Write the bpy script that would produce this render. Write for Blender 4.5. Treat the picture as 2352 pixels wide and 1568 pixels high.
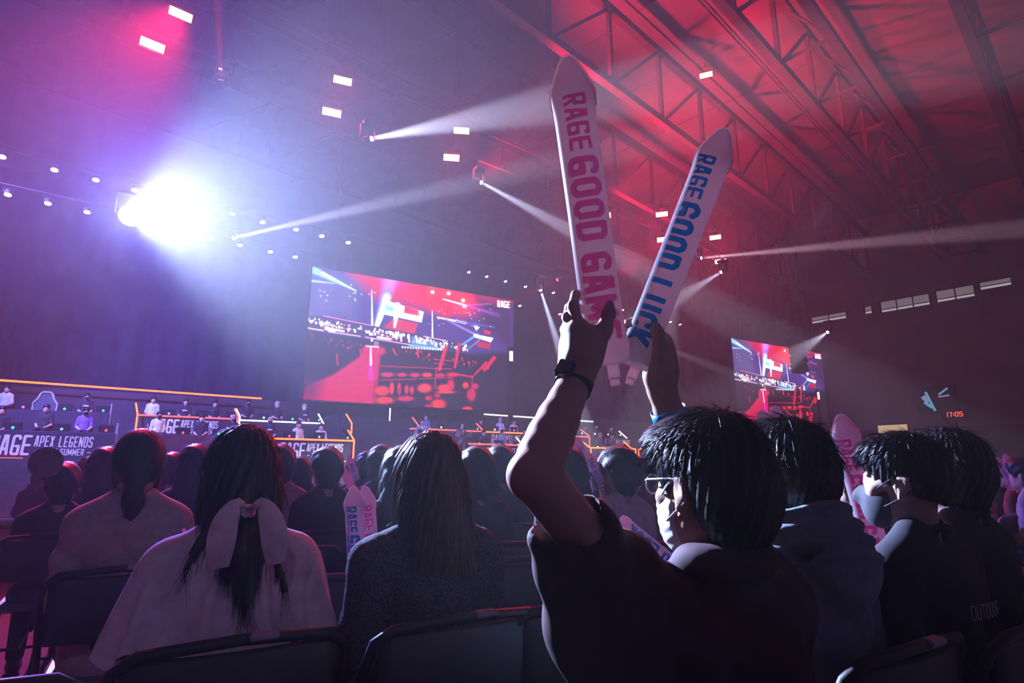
import bpy, math, random
import numpy as np
from mathutils import Vector, Matrix

for _o in list(bpy.data.objects):
    bpy.data.objects.remove(_o)
SC = bpy.context.scene
COL = SC.collection
RND = random.Random(7)

# ------------------------------------------------------------------ camera
F_PX, HORIZON, YAW, CAM_H = 1350.0, 1087.0, math.radians(30.8), 1.2
PITCH = math.atan((HORIZON - 784.0) / F_PX)
cam_data = bpy.data.cameras.new('camera')
cam_data.lens = 36.0 * F_PX / 2352.0
cam_data.sensor_width = 36.0
cam_data.clip_start = 0.05
cam_data.clip_end = 400
CAM = bpy.data.objects.new('camera', cam_data)
COL.objects.link(CAM)
CAM.location = (0, 0, CAM_H)
CAM.rotation_euler = (math.pi / 2 + PITCH, 0, -YAW)
SC.camera = CAM
_fw = Vector((math.sin(YAW) * math.cos(PITCH), math.cos(YAW) * math.cos(PITCH), math.sin(PITCH)))
_rt = Vector((math.cos(YAW), -math.sin(YAW), 0))
_up = _rt.cross(_fw)


def ray(px, py):
    return _fw + _rt * ((px - 1176) / F_PX) + _up * ((784 - py) / F_PX)


def at(px, py, depth):
    """point seen at a photo pixel, at a distance along the view axis"""
    return Vector((0, 0, CAM_H)) + ray(px, py) * depth


def on_plane(px, py, ang, dist):
    """point seen at a pixel on the vertical plane whose normal has heading ang (deg) at a distance"""
    d = ray(px, py)
    n = Vector((math.sin(math.radians(ang)), math.cos(math.radians(ang)), 0))
    return Vector((0, 0, CAM_H)) + d * (dist / d.dot(n))


def on_y(px, py, y):
    return on_plane(px, py, 0, y)


# ------------------------------------------------------------------ view, world haze
vs = SC.view_settings
vs.view_transform = 'Standard'
vs.look = 'None'
vs.gamma = 1.0
vs.exposure = -0.2
vs.use_curve_mapping = False
cy = SC.cycles
cy.max_bounces = 4
cy.diffuse_bounces = 3
cy.glossy_bounces = 2
cy.transmission_bounces = 4
cy.volume_bounces = 0
cy.transparent_max_bounces = 6
cy.sample_clamp_indirect = 1.5
cy.caustics_reflective = False
cy.caustics_refractive = False
cy.use_denoising = True
cy.use_adaptive_sampling = True
cy.adaptive_threshold = 0.12
cy.adaptive_min_samples = 10

world = bpy.data.worlds.new('hall_air')
SC.world = world
world.use_nodes = True
wn = world.node_tree.nodes
wn['Background'].inputs['Color'].default_value = (0.0, 0.0, 0.0, 1)
wn['Background'].inputs['Strength'].default_value = 0.0
vol = wn.new('ShaderNodeVolumeScatter')
vol.inputs['Color'].default_value = (0.96, 0.95, 1.0, 1)
vol.inputs['Density'].default_value = 0.0031
vol.inputs['Anisotropy'].default_value = 0.5
world.node_tree.links.new(vol.outputs['Volume'], wn['World Output'].inputs['Volume'])


def spot(name, loc, target, watts, color, size_deg, blend=0.3, radius=0.1):
    d = bpy.data.lights.new(name, 'SPOT')
    d.energy = watts
    d.color = color
    d.spot_size = math.radians(size_deg)
    d.spot_blend = blend
    d.shadow_soft_size = radius
    o = bpy.data.objects.new(name, d)
    COL.objects.link(o)
    o.location = loc
    o.rotation_euler = (Vector(target) - Vector(loc)).to_track_quat('-Z', 'Y').to_euler()
    return o


RED = (1.0, 0.008, 0.055)
RIG_ANG = -7.5
STROBE_W = 560.0
BEAM_K = 8.5
KEY_POS = on_plane(300, 495, RIG_ANG, 20.0)
# the bright stage light that shines into the audience
spot('key_light', KEY_POS - Vector((0, .25, 0)), (2.15, 0.7, 1.95), 195000, (0.50, 0.64, 1.0), 12.0, 0.3, 0.15)
spot('key_light', KEY_POS - Vector((0, .25, 0)), (0, 0, 1.25), 90000, (0.45, 0.60, 1.0), 2.6, 0.8, 0.15)  # second narrow spot added at the same lamp, for its halo
# blue spots added near the key light to tint the left haze
spot('added_blue_haze', KEY_POS - Vector((-.6, .25, 0)), (1.0, 0.0, 5.6), 48000, (0.17, 0.17, 1.0), 58, 0.9, 0.3)
spot('added_blue_haze', KEY_POS + Vector((-5.0, -1, 1)), (2.0, 24, 3.0), 24000, (0.20, 0.18, 1.0), 90, 0.9, 0.3)
# wash over the players from the front truss
for i, x in enumerate((-2.5, 2.5, 7.5, 12.5, 18.5, 25.0)):
    spot('stage_wash_light', (x, 13.5, 13.5), (x, 23.5, 2.6), 3600 if i != 5 else 6000, (0.66, 0.60, 1.0), 40, 0.9, 0.3)
# red up-lights on the front truss, thrown into the roof
for (w_, l_, z_), (tw, tl), pw, sz in (((13, 15.5, 12.0), (21, 8.0), 34000, 75), ((18, 13.0, 12.0), (26, 3.5), 28000, 70), ((24, 17.0, 11.0), (30, 13), 26000, 90), ((0, 15.5, 12.0), (4, 12), 3500, 90)):
    ca, sa = math.cos(math.radians(13)), math.sin(math.radians(13))
    spot('roof_wash_light', (w_ * ca - l_ * sa, w_ * sa + l_ * ca, z_), (tw * ca - tl * sa, tw * sa + tl * ca, 20.5), pw, RED, sz, .9, .3)
spot('added_aisle_red', on_plane(415, 33, RIG_ANG, 16.5) + Vector((0, -.4, -.3)), (-2.6, 4.6, 0), 40000, RED, 26, .9, .3)  # red spot added by the first strobe to redden the left floor
# unseen fill spots added high behind the camera, brightening the audience's backs
spot('added_rear_fill', (-6, -14, 12), (-.35, 1.9, 1.0), 1000, (0.66, 0.44, 0.80), 11, 1.0, 0.5)
spot('added_rear_fill', (14, -12, 12), (2.5, 4.0, 1.0), 60, (0.3, 0.35, 1.0), 50, 0.8, 0.6)
# ------------------------------------------------------------------ materials
MATS = {}


def mat(name, col, rough=0.6, metal=0.0, var=0.12, scale=12.0, emit=None, strength=0.0, spec=0.3, bump=0.0, sheen=0.0):
    if name in MATS:
        return MATS[name]
    m = bpy.data.materials.new(name)
    m.use_nodes = True
    nt = m.node_tree
    b = nt.nodes['Principled BSDF']
    b.inputs['Roughness'].default_value = rough
    b.inputs['Metallic'].default_value = metal
    b.inputs['Specular IOR Level'].default_value = spec
    if sheen:
        b.inputs['Sheen Weight'].default_value = sheen
    tc = nt.nodes.new('ShaderNodeTexCoord')
    nz = nt.nodes.new('ShaderNodeTexNoise')
    nz.inputs['Scale'].default_value = scale
    nz.inputs['Detail'].default_value = 3
    nt.links.new(tc.outputs['Object'], nz.inputs['Vector'])
    mr = nt.nodes.new('ShaderNodeMapRange')
    mr.inputs['From Min'].default_value = 0.3
    mr.inputs['From Max'].default_value = 0.7
    mr.inputs['To Min'].default_value = 1 - var
    mr.inputs['To Max'].default_value = 1 + var
    nt.links.new(nz.outputs['Fac'], mr.inputs['Value'])
    mx = nt.nodes.new('ShaderNodeMix')
    mx.data_type = 'RGBA'
    mx.blend_type = 'MULTIPLY'
    mx.inputs['Factor'].default_value = 1.0
    mx.inputs['A'].default_value = (*col, 1)
    nt.links.new(mr.outputs['Result'], mx.inputs['B'])
    nt.links.new(mx.outputs['Result'], b.inputs['Base Color'])
    if bump:
        bp = nt.nodes.new('ShaderNodeBump')
        bp.inputs['Strength'].default_value = bump
        bp.inputs['Distance'].default_value = 0.01
        nt.links.new(nz.outputs['Fac'], bp.inputs['Height'])
        nt.links.new(bp.outputs['Normal'], b.inputs['Normal'])
    if emit:
        b.inputs['Emission Color'].default_value = (*emit, 1)
        b.inputs['Emission Strength'].default_value = strength
        m.cycles.emission_sampling = 'NONE'
    MATS[name] = m
    return m


def glow(name, col, strength):
    return mat(name, (0.02, 0.02, 0.02), 0.4, emit=col, strength=strength)


# ------------------------------------------------------------------ mesh collecting
class MB:
    def __init__(self):
        self.v = []
        self.f = []

    def add(self, vs_, fs_):
        n = len(self.v)
        self.v += [tuple(p) for p in vs_]
        self.f += [tuple(i + n for i in f) for f in fs_]
        return self

    def box(self, c, s, rot=None):
        hx, hy, hz = s[0] / 2, s[1] / 2, s[2] / 2
        P = [Vector((x, y, z)) for x in (-hx, hx) for y in (-hy, hy) for z in (-hz, hz)]
        if rot is not None:
            P = [rot @ p for p in P]
        c = Vector(c)
        return self.add([p + c for p in P], [(0, 1, 3, 2), (4, 6, 7, 5), (0, 4, 5, 1), (2, 3, 7, 6), (0, 2, 6, 4), (1, 5, 7, 3)])

    def bbox(self, c, s, b=0.006, rot=None):
        """box with chamfered edges (24 verts)"""
        hx, hy, hz = s[0] / 2, s[1] / 2, s[2] / 2
        b = min(b, hx * .6, hy * .6, hz * .6)
        V, idx = [], {}
        for sx in (-1, 1):
            for sy in (-1, 1):
                for sz in (-1, 1):
                    for ax in range(3):
                        p = [sx * (hx - b), sy * (hy - b), sz * (hz - b)]
                        p[ax] = (sx * hx, sy * hy, sz * hz)[ax]
                        idx[(sx, sy, sz, ax)] = len(V)
                        V.append(Vector(p))
        Fc = []
        S = (-1, 1)
        for s_ in S:
            Fc.append([idx[(s_, -1, -1, 0)], idx[(s_, 1, -1, 0)], idx[(s_, 1, 1, 0)], idx[(s_, -1, 1, 0)]])
            Fc.append([idx[(-1, s_, -1, 1)], idx[(-1, s_, 1, 1)], idx[(1, s_, 1, 1)], idx[(1, s_, -1, 1)]])
            Fc.append([idx[(-1, -1, s_, 2)], idx[(1, -1, s_, 2)], idx[(1, 1, s_, 2)], idx[(-1, 1, s_, 2)]])
        for a in S:
            for c_ in S:
                Fc.append([idx[(a, c_, -1, 0)], idx[(a, c_, 1, 0)], idx[(a, c_, 1, 1)], idx[(a, c_, -1, 1)]])
                Fc.append([idx[(a, -1, c_, 0)], idx[(a, 1, c_, 0)], idx[(a, 1, c_, 2)], idx[(a, -1, c_, 2)]])
                Fc.append([idx[(-1, a, c_, 1)], idx[(1, a, c_, 1)], idx[(1, a, c_, 2)], idx[(-1, a, c_, 2)]])
                for d in S:
                    Fc.append([idx[(a, c_, d, 0)], idx[(a, c_, d, 1)], idx[(a, c_, d, 2)]])
        if rot is not None:
            V = [rot @ p for p in V]
        c = Vector(c)
        return self.add([p + c for p in V], Fc)

    def tube(self, pts, r, n=8, closed=False):
        pts = [Vector(p) for p in pts]
        m = len(pts)
        rr = r if isinstance(r, (list, tuple)) else [r] * m
        V, Fc = [], []
        prev = None
        for i, p in enumerate(pts):
            a = pts[(i - 1) % m] if (closed or i > 0) else p
            b = pts[(i + 1) % m] if (closed or i < m - 1) else p
            t = (b - a).normalized()
            if prev is None:
                u = t.orthogonal().normalized()
            else:
                u = (prev - t * prev.dot(t)).normalized()
            prev = u
            w = t.cross(u)
            for k in range(n):
                q = 2 * math.pi * k / n
                V.append(p + (u * math.cos(q) + w * math.sin(q)) * rr[i])
        for i in range(m if closed else m - 1):
            for k in range(n):
                j = (i + 1) % m
                Fc.append((i * n + k, i * n + (k + 1) % n, j * n + (k + 1) % n, j * n + k))
        if not closed:
            Fc.append(tuple(range(n))[::-1])
            Fc.append(tuple((m - 1) * n + k for k in range(n)))
        return self.add(V, Fc)

    def prism(self, poly, y0, y1, M=None):
        """polygon in the x-z plane, pushed from y0 to y1"""
        n = len(poly)
        V = [Vector((p[0], y0, p[1])) for p in poly] + [Vector((p[0], y1, p[1])) for p in poly]
        if M is not None:
            V = [M @ p for p in V]
        Fc = [tuple(range(n)), tuple(range(2 * n - 1, n - 1, -1))]
        Fc += [(i, i + n, (i + 1) % n + n, (i + 1) % n) for i in range(n)]
        return self.add(V, Fc)

    def lathe(self, prof, n=20, M=None):
        """profile [(r, z)] around z"""
        V, Fc = [], []
        for r, z in prof:
            for k in range(n):
                q = 2 * math.pi * k / n
                V.append(Vector((r * math.cos(q), r * math.sin(q), z)))
        for i in range(len(prof) - 1):
            for k in range(n):
                Fc.append((i * n + k, i * n + (k + 1) % n, (i + 1) * n + (k + 1) % n, (i + 1) * n + k))
        Fc.append(tuple(range(n))[::-1])
        Fc.append(tuple((len(prof) - 1) * n + k for k in range(n)))
        if M is not None:
            V = [M @ p for p in V]
        return self.add(V, Fc)

    def mesh(self, name, smooth=False):
        me = bpy.data.meshes.new(name)
        me.from_pydata([tuple(p) for p in self.v], [], self.f)
        if smooth:
            me.polygons.foreach_set('use_smooth', [True] * len(me.polygons))
        me.update()
        return me

    def obj(self, name, m, parent=None, smooth=False):
        return link(name, self.mesh(name, smooth), m, parent)


def link(name, me, m, parent=None):
    """one mesh as an object; the material sits on the object so meshes can be shared"""
    o = bpy.data.objects.new(name, me)
    COL.objects.link(o)
    if len(me.materials) == 0:
        me.materials.append(m)
    o.material_slots[0].link = 'OBJECT'
    o.material_slots[0].material = m
    if parent is not None:
        o.parent = parent
    return o


def tag(o, label=None, cat=None, group=None, kind=None):
    if label:
        o['label'] = label
    if cat:
        o['category'] = cat
    if group:
        o['group'] = group
    if kind:
        o['kind'] = kind
    return o


def thing(name, label, cat, loc=(0, 0, 0), rotz=0.0, group=None, quat=None, scale=1.0):
    o = bpy.data.objects.new(name, None)
    o.empty_display_size = 0.1
    COL.objects.link(o)
    o.location = loc
    if quat is not None:
        o.rotation_mode = 'QUATERNION'
        o.rotation_quaternion = quat
    else:
        o.rotation_euler = (0, 0, rotz)
    if scale != 1.0:
        o.scale = (scale,) * 3
    return tag(o, label, cat, group)


def struct(name, mb, m, parent=None, smooth=False):
    o = mb.obj(name, m, parent, smooth)
    if parent is None:
        o['kind'] = 'structure'
    return o


def rotz(a):
    return Matrix.Rotation(a, 3, 'Z')


def hall(w, l, z):
    """hall frame: the building stands 13 degrees askew to the stage"""
    a = math.radians(77)
    W = Vector((math.sin(a), math.cos(a), 0))
    L = Vector((-W.y, W.x, 0))
    return W * w + L * l + Vector((0, 0, z))


HALL_R = rotz(math.radians(13))

# ------------------------------------------------------------------ block lettering
def glyph(ch, w=0.5, t=0.17, c=0.1):
    a, b, lo, hi = t / 2, w - t / 2, t / 2, 1 - t / 2
    ring = [(a, lo + c), (a, hi - c), (a + c, hi), (b - c, hi), (b, hi - c), (b, lo + c), (b - c, lo), (a + c, lo)]
    m = w / 2
    G = {
        'O': [(ring, True)], '0': [(ring, True)],
        'D': [([(a, lo), (a, hi), (b - c, hi), (b, hi - c), (b, lo + c), (b - c, lo)], True)],
        'G': [([(b, .80), (b, hi - c), (b - c, hi), (a + c, hi), (a, hi - c), (a, lo + c), (a + c, lo), (b, lo), (b, .45), (m, .45)], False)],
        'C': [([(b, .72), (b, hi - c), (b - c, hi), (a + c, hi), (a, hi - c), (a, lo + c), (a + c, lo), (b - c, lo), (b, lo + c), (b, .28)], False)],
        'A': [([(a, 0), (m - t * .35, 1), ], False), ([(m + t * .35, 1), (b, 0)], False), ([(m - t * .5, 1 - t / 2), (m + t * .5, 1 - t / 2)], False), ([(a + .06, .3), (b - .06, .3)], False)],
        'M': [([(a, 0), (a, 1)], False), ([(a, .92), (m, .25)], False), ([(m, .25), (b, .92)], False), ([(b, 0), (b, 1)], False)],
        'E': [([(w, hi), (a, hi), (a, lo), (w, lo)], False), ([(a + t / 2, .5), (w - .06, .5)], False)],
        'L': [([(a, 1), (a, lo), (w, lo)], False)],
        'U': [([(a, 1), (a, lo + c), (a + c, lo), (b - c, lo), (b, lo + c), (b, 1)], False)],
        'K': [([(a, 0), (a, 1)], False), ([(b, 1), (a + t * .4, .5)], False), ([(a + t * .4, .5), (b, 0)], False)],
        'R': [([(a, 0), (a, hi), (b - c, hi), (b, hi - c), (b, .46 + c), (b - c, .46), (a + t / 2, .46)], False), ([(m, .46), (b, 0)], False)],
        'P': [([(a, 0), (a, hi), (b - c, hi), (b, hi - c), (b, .42 + c), (b - c, .42), (a + t / 2, .42)], False)],
        'X': [([(a, 0), (b, 1)], False), ([(a, 1), (b, 0)], False)],
        'N': [([(a, 0), (a, 1)], False), ([(b, 0), (b, 1)], False), ([(a, .95), (b, .05)], False)],
        'S': [([(b, .79), (b, hi - c), (b - c, hi), (a + c, hi), (a, hi - c), (a, .5 + c), (a + c, .5), (b - c, .5), (b, .5 - c), (b, lo + c), (b - c, lo), (a + c, lo), (a, lo + c), (a, .21)], False)],
        'T': [([(0, hi), (w, hi)], False), ([(m, 0), (m, hi - t / 2)], False)],
        'I': [([(m, 0), (m, 1)], False)],
        '1': [([(m, 0), (m, 1)], False)],
        '2': [([(a, .77), (a, hi - c), (a + c, hi), (b - c, hi), (b, hi - c), (b, .58), (a, .3), (a, lo), (w, lo)], False)],
        '5': [([(w, hi), (a, hi), (a, .55), (b - c, .55), (b, .55 - c), (b, lo + c), (b - c, lo), (0, lo)], False)],
        '7': [([(0, hi), (b, hi), (m, 0)], False)],
        '-': [([(0, .45), (w, .45)], False)],
        ':': [([(m, .22), (m, .36)], False), ([(m, .62), (m, .76)], False)],
    }
    return G.get(ch, [])


def stroke_quads(pts, closed, t, step):
    """mitred band along a polyline, as quads"""
    n = len(pts)
    P = [Vector((p[0], p[1])) for p in pts]
    off = []
    for i in range(n):
        d0 = (P[i] - P[i - 1]).normalized() if (closed or i > 0) else None
        d1 = (P[(i + 1) % n] - P[i]).normalized() if (closed or i < n - 1) else None
        d0 = d0 or d1
        d1 = d1 or d0
        n0, n1 = Vector((-d0.y, d0.x)), Vector((-d1.y, d1.x))
        mi = n0 + n1
        mi = mi.normalized() if mi.length > 1e-6 else n0
        k = min(1.0 / max(mi.dot(n0), .3), 1.6)
        off.append(mi * (t / 2 * k))
    Q = []
    for i in range(n if closed else n - 1):
        j = (i + 1) % n
        m = max(1, int(math.ceil((P[j] - P[i]).length / step)))
        for s in range(m):
            u, v = s / m, (s + 1) / m
            A, B = P[i].lerp(P[j], u), P[i].lerp(P[j], v)
            oa, ob = off[i].lerp(off[j], u), off[i].lerp(off[j], v)
            for h in range(2):
                l0, l1 = (-1, 0) if h == 0 else (0, 1)
                Q.append((A + oa * l0, B + ob * l0, B + ob * l1, A + oa * l1))
    return Q


def glyph_cells(strokes, w, t, n=22):
    """the glyph's area as small polygons without overlaps (marching squares on its distance)"""
    m = max(6, int(round(n * w)))
    gx = np.linspace(-.02, w + .02, m + 3)
    gy = np.linspace(-.02, 1.02, n + 3)
    X, Y = np.meshgrid(gx, gy, indexing='ij')
    d = np.full(X.shape, 9.0)
    for pts, cl in strokes:
        P = list(pts) + ([pts[0]] if cl else [])
        for (x0, y0), (x1, y1) in zip(P, P[1:]):
            dx, dy = x1 - x0, y1 - y0
            u = np.clip(((X - x0) * dx + (Y - y0) * dy) / (dx * dx + dy * dy + 1e-9), 0, 1)
            d = np.minimum(d, np.hypot(X - x0 - u * dx, Y - y0 - u * dy) - t / 2)
    d = np.maximum(d, np.maximum(np.maximum(-X, X - w), np.maximum(-Y, Y - 1)))
    out = []
    for i in range(X.shape[0] - 1):
        for j in range(X.shape[1] - 1):
            c = ((i, j), (i + 1, j), (i + 1, j + 1), (i, j + 1))
            v = [d[q] for q in c]
            if min(v) >= 0:
                continue
            P = []
            for k in range(4):
                a, b = c[k], c[(k + 1) % 4]
                va, vb = v[k], v[(k + 1) % 4]
                if va < 0:
                    P.append((X[a], Y[a]))
                if (va < 0) != (vb < 0):
                    f = va / (va - vb)
                    P.append((X[a] + (X[b] - X[a]) * f, Y[a] + (Y[b] - Y[a]) * f))
            if len(P) > 2:
                out.append(P)
    return out


GCELL = {}


def text_layout(s, h, w=0.5, t=0.17, c=0.1, gap=0.08, slant=0.0, step=0.12, cells=True, n=22):
    """[(char, polygons)] with x to the right, baseline 0"""
    out, x = [], 0.0
    for ch in s:
        cw = {'I': t * 1.1, '1': t * 1.3, ' ': .22, 'M': w * 1.25, ':': t * 1.4, 'N': w * 1.05, '-': .5}.get(ch, w)
        G = glyph(ch, cw, t, c)
        Q = []
        if cells and G:
            key = (ch, cw, t, c, n)
            if key not in GCELL:
                GCELL[key] = glyph_cells(G, cw, t, n)
            Q = GCELL[key]
        else:
            for pts, cl in G:
                Q += [[(p.x, p.y) for p in q] for q in stroke_quads(pts, cl, t, step)]
        if Q:
            out.append((ch, [[((px_ + x + slant * py_) * h, py_ * h) for px_, py_ in q] for q in Q]))
        x += cw + gap
    return out, (x - gap) * h


def letters(s, h, mp, m, parent, name='letter', **kw):
    """each letter a mesh; mp(x, y) -> 3d point"""
    lay, wd = text_layout(s, h, n=14, **kw)
    for ch, Q in lay:
        mb = MB()
        for q in Q:
            mb.add([mp(x, y) for x, y in q], [tuple(range(len(q)))])
        mb.obj(name, m, parent)
    return wd
# ------------------------------------------------------------------ the hall
M_FLOOR = mat('floor_lino', (0.06, 0.050, 0.052), 0.85, var=0.25, scale=1.5, spec=0.04)
M_ROOF = mat('roof_panel', (0.095, 0.088, 0.092), 0.8, var=0.10, scale=0.8)
M_WALL = mat('hall_wall', (0.17, 0.15, 0.17), 0.85, var=0.15, scale=0.5)
M_STEEL = mat('truss_steel', (0.05, 0.045, 0.05), 0.55, metal=0.2, var=0.2, scale=2)
M_BLACK = mat('black_paint', (0.025, 0.025, 0.03), 0.55, var=0.2, scale=6)
M_SET = mat('set_panel_dark', (0.055, 0.05, 0.06), 0.5, var=0.15, scale=3)
M_DRAPE = mat('black_drape', (0.026, 0.024, 0.042), 0.9, var=0.2, scale=2)
M_STEP = mat('stage_carpet', (0.07, 0.065, 0.075), 0.8, var=0.2, scale=5)


def hbox(mb, w, l, z, sw, sl, sz):
    return mb.box(hall(w, l, z), (sw, sl, sz), HALL_R)


fl = struct('floor', hbox(MB(), 12, 16, -0.1, 84, 66, 0.2), M_FLOOR)
# roof deck with its panels laid between the trusses
ceil = struct('ceiling', hbox(MB(), 12, 16, 21.0, 84, 66, 0.2), M_ROOF)
pan = hbox(MB(), 0, 0, 0, 4.34, 5.0, 0.12).mesh('roof_panel')
for i in range(-6, 11):
    for j in range(-2, 8):
        if i * 4.4 + 2.2 < -10 and j < 1:
            continue
        o = link('roof_panel', pan, M_ROOF, ceil)
        o.location = hall(i * 4.4 + 3.6, j * 5.1 - 0.85, 20.78 + 0.02 * ((i * 7 + j * 3) % 3))
struct('wall_right', hbox(MB(), 50.3, 16, 10, 0.6, 66, 22), M_WALL)
struct('wall_back', hbox(MB(), 12, 46, 10, 84, 0.6, 22), M_WALL)
struct('wall_left', hbox(MB(), -28, 16, 10, 0.6, 66, 22), M_WALL)
struct('wall_behind', hbox(MB(), 12, -16.7, 10, 84, 0.6, 22), M_WALL)
# lower dado of the right wall
struct('trim_1', hbox(MB(), 49.7, 16, 2.0, 0.5, 60, 4.6), mat('dado', (0.06, 0.05, 0.065), 0.8, var=0.15, scale=0.6))
M_PANE = mat('window_pane', (0.3, 0.3, 0.32), 0.15, emit=(0.5, 0.46, 0.5), strength=0.28)
M_PANE2 = mat('window_sill_light', (0.5, 0.5, 0.5), 0.3, emit=(0.75, 0.72, 0.75), strength=0.55)
M_FRAME = mat('window_frame', (0.08, 0.075, 0.08), 0.6)
for n, (l0, l1, z0, z1, k) in enumerate(((3.9, 5.6, 13.45, 13.95, 1), (5.9, 8.1, 13.1, 13.9, 2), (8.5, 11.6, 13.05, 13.85, 3), (12.2, 12.7, 13.15, 13.7, 1), (14.0, 16.6, 13.1, 13.6, 2))):
    wob = struct('window_%d' % (n + 1), hbox(MB(), 49.9, (l0 + l1) / 2, (z0 + z1) / 2, 0.12, l1 - l0 + .2, z1 - z0 + .2), M_FRAME)
    for q in range(k):
        a, b = l0 + (l1 - l0) * q / k + .05, l0 + (l1 - l0) * (q + 1) / k - .05
        mb = MB()
        hbox(mb, 49.82, (a + b) / 2, (z0 + z1) / 2 + .12, 0.06, b - a, z1 - z0 - .26).obj('pane', M_PANE, wob)
        mb = MB()
        hbox(mb, 49.80, (a + b) / 2, z0 + .09, 0.06, b - a, 0.14).obj('lower_pane', M_PANE2, wob)
# far clerestory behind the second screen
for n, (px0, px1, py0, py1) in enumerate(((1632, 1654, 768, 786), (1662, 1677, 770, 790), (1770, 1796, 750, 762))):
    a, b = on_plane(px0, py1, 0, 33), on_plane(px1, py0, 0, 33)
    wob = struct('window_%d' % (n + 6), MB().box((a + b) / 2, (b.x - a.x + .2, .1, b.z - a.z + .2)), M_FRAME)
    MB().box((a + b) / 2 - Vector((0, .06, 0)), (b.x - a.x, .06, b.z - a.z)).obj('pane', M_PANE, wob)

# ------------------------------------------------------------------ roof trusses
chord = MB().box((0, 0, 0), (52, .32, .32)).mesh('chord')
vert_m = MB().box((0, 0, 1.75), (.16, .16, 3.5)).mesh('vertical')
dl = math.hypot(3.6, 3.5)
diag_m = MB().box((1.8, 0, 1.75), (dl, .13, .13), Matrix.Rotation(-math.atan2(3.5, 3.6), 3, 'Y')).mesh('diagonal')
side_m = MB().box((0, 0.9, 0), (.1, 1.8, .1)).mesh('brace')
ORD = ('in the far haze beyond the stage', 'over the stage', 'over the front edge of the stage', 'crossing behind the white inflated sticks', 'with a catwalk, upper right', 'nearest, in the top right corner', 'overhead behind')
for k, l in enumerate((27.1, 22.0, 17.0, 11.9, 6.9, 1.7)):
    t = thing('roof_truss', 'dark steel roof truss ' + ORD[k], 'truss', hall(24, l, 16), math.radians(13), 'roof trusses')
    for z in (0, 3.5):
        link('bottom_chord' if z == 0 else 'top_chord', chord, M_STEEL, t).location = (0, 0, z)
    for i in range(-7, 8):
        link('vertical', vert_m, M_STEEL, t).location = (i * 3.6, 0, 0)
        if i < 7:
            link('diagonal', diag_m, M_STEEL, t).location = (i * 3.6, 0, 0)
    if k == 4:      # catwalk hung under it
        for y in (-1.8,):
            link('side_chord', chord, M_STEEL, t).location = (0, y, .2)
            for i in range(-7, 8):
                link('brace', side_m, M_STEEL, t).location = (i * 3.6, y, .1)
        for y, z in ((.5, 0), (.5, .25)):
            MB().tube([(-26, y, z), (26, y, z)], .035, 6).obj('cable_pipe', M_STEEL, t)
        for i in range(-7, 8):
            MB().tube([(i * 3.6, -1.8, .2), (i * 3.6 + 1.8, 0, 3.5)], .06, 6).obj('stay', M_STEEL, t)
    if k == 5:
        link('side_chord', chord, M_STEEL, t).location = (0, -1.7, .2)
        for i in range(-7, 8):
            link('brace', side_m, M_STEEL, t).location = (i * 3.6, -1.7, .1)

# ------------------------------------------------------------------ stage
struct('stage_floor', MB().box((14, 26.2, 0.81), (56, 9.2, 1.62)), M_STEP)
struct('stage_riser_left', MB().box((0.2, 26.0, 2.03), (13.0, 3.7, 0.82)), M_SET)
struct('stage_riser_right', MB().box((21.6, 26.0, 2.0), (20.0, 3.7, 0.76)), M_SET)
struct('wall_stage', MB().box((14, 28.0, 3.0), (60, 0.3, 2.7)), M_SET)
dr = MB()
N = 240
for i in range(N + 1):
    x = -20 + 72 * i / N
    y = 28.4 + .10 * math.sin(i * 1.9) + .05 * math.sin(i * .7)
    dr.v += [(x, y, 1.6), (x, y, 13.0)]
dr.f = [(2 * i, 2 * i + 2, 2 * i + 3, 2 * i + 1) for i in range(N)]
dro = dr.obj('drape', M_DRAPE, None, True)
tag(dro, 'tall dark curtain hung behind the stage', 'curtain', kind='structure')
for x0, n in ((8.0, 3),):
    st = tag(thing('stage_steps', 'dark steps in the middle of the stage', 'steps', (7.6, 24.4, 1.62)))
    for i in range(3):
        MB().box((0, .3 + i * .35, .12 + .12 * i), (1.6, .36, .24 + .24 * i)).obj('step', M_STEP, st)

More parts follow.
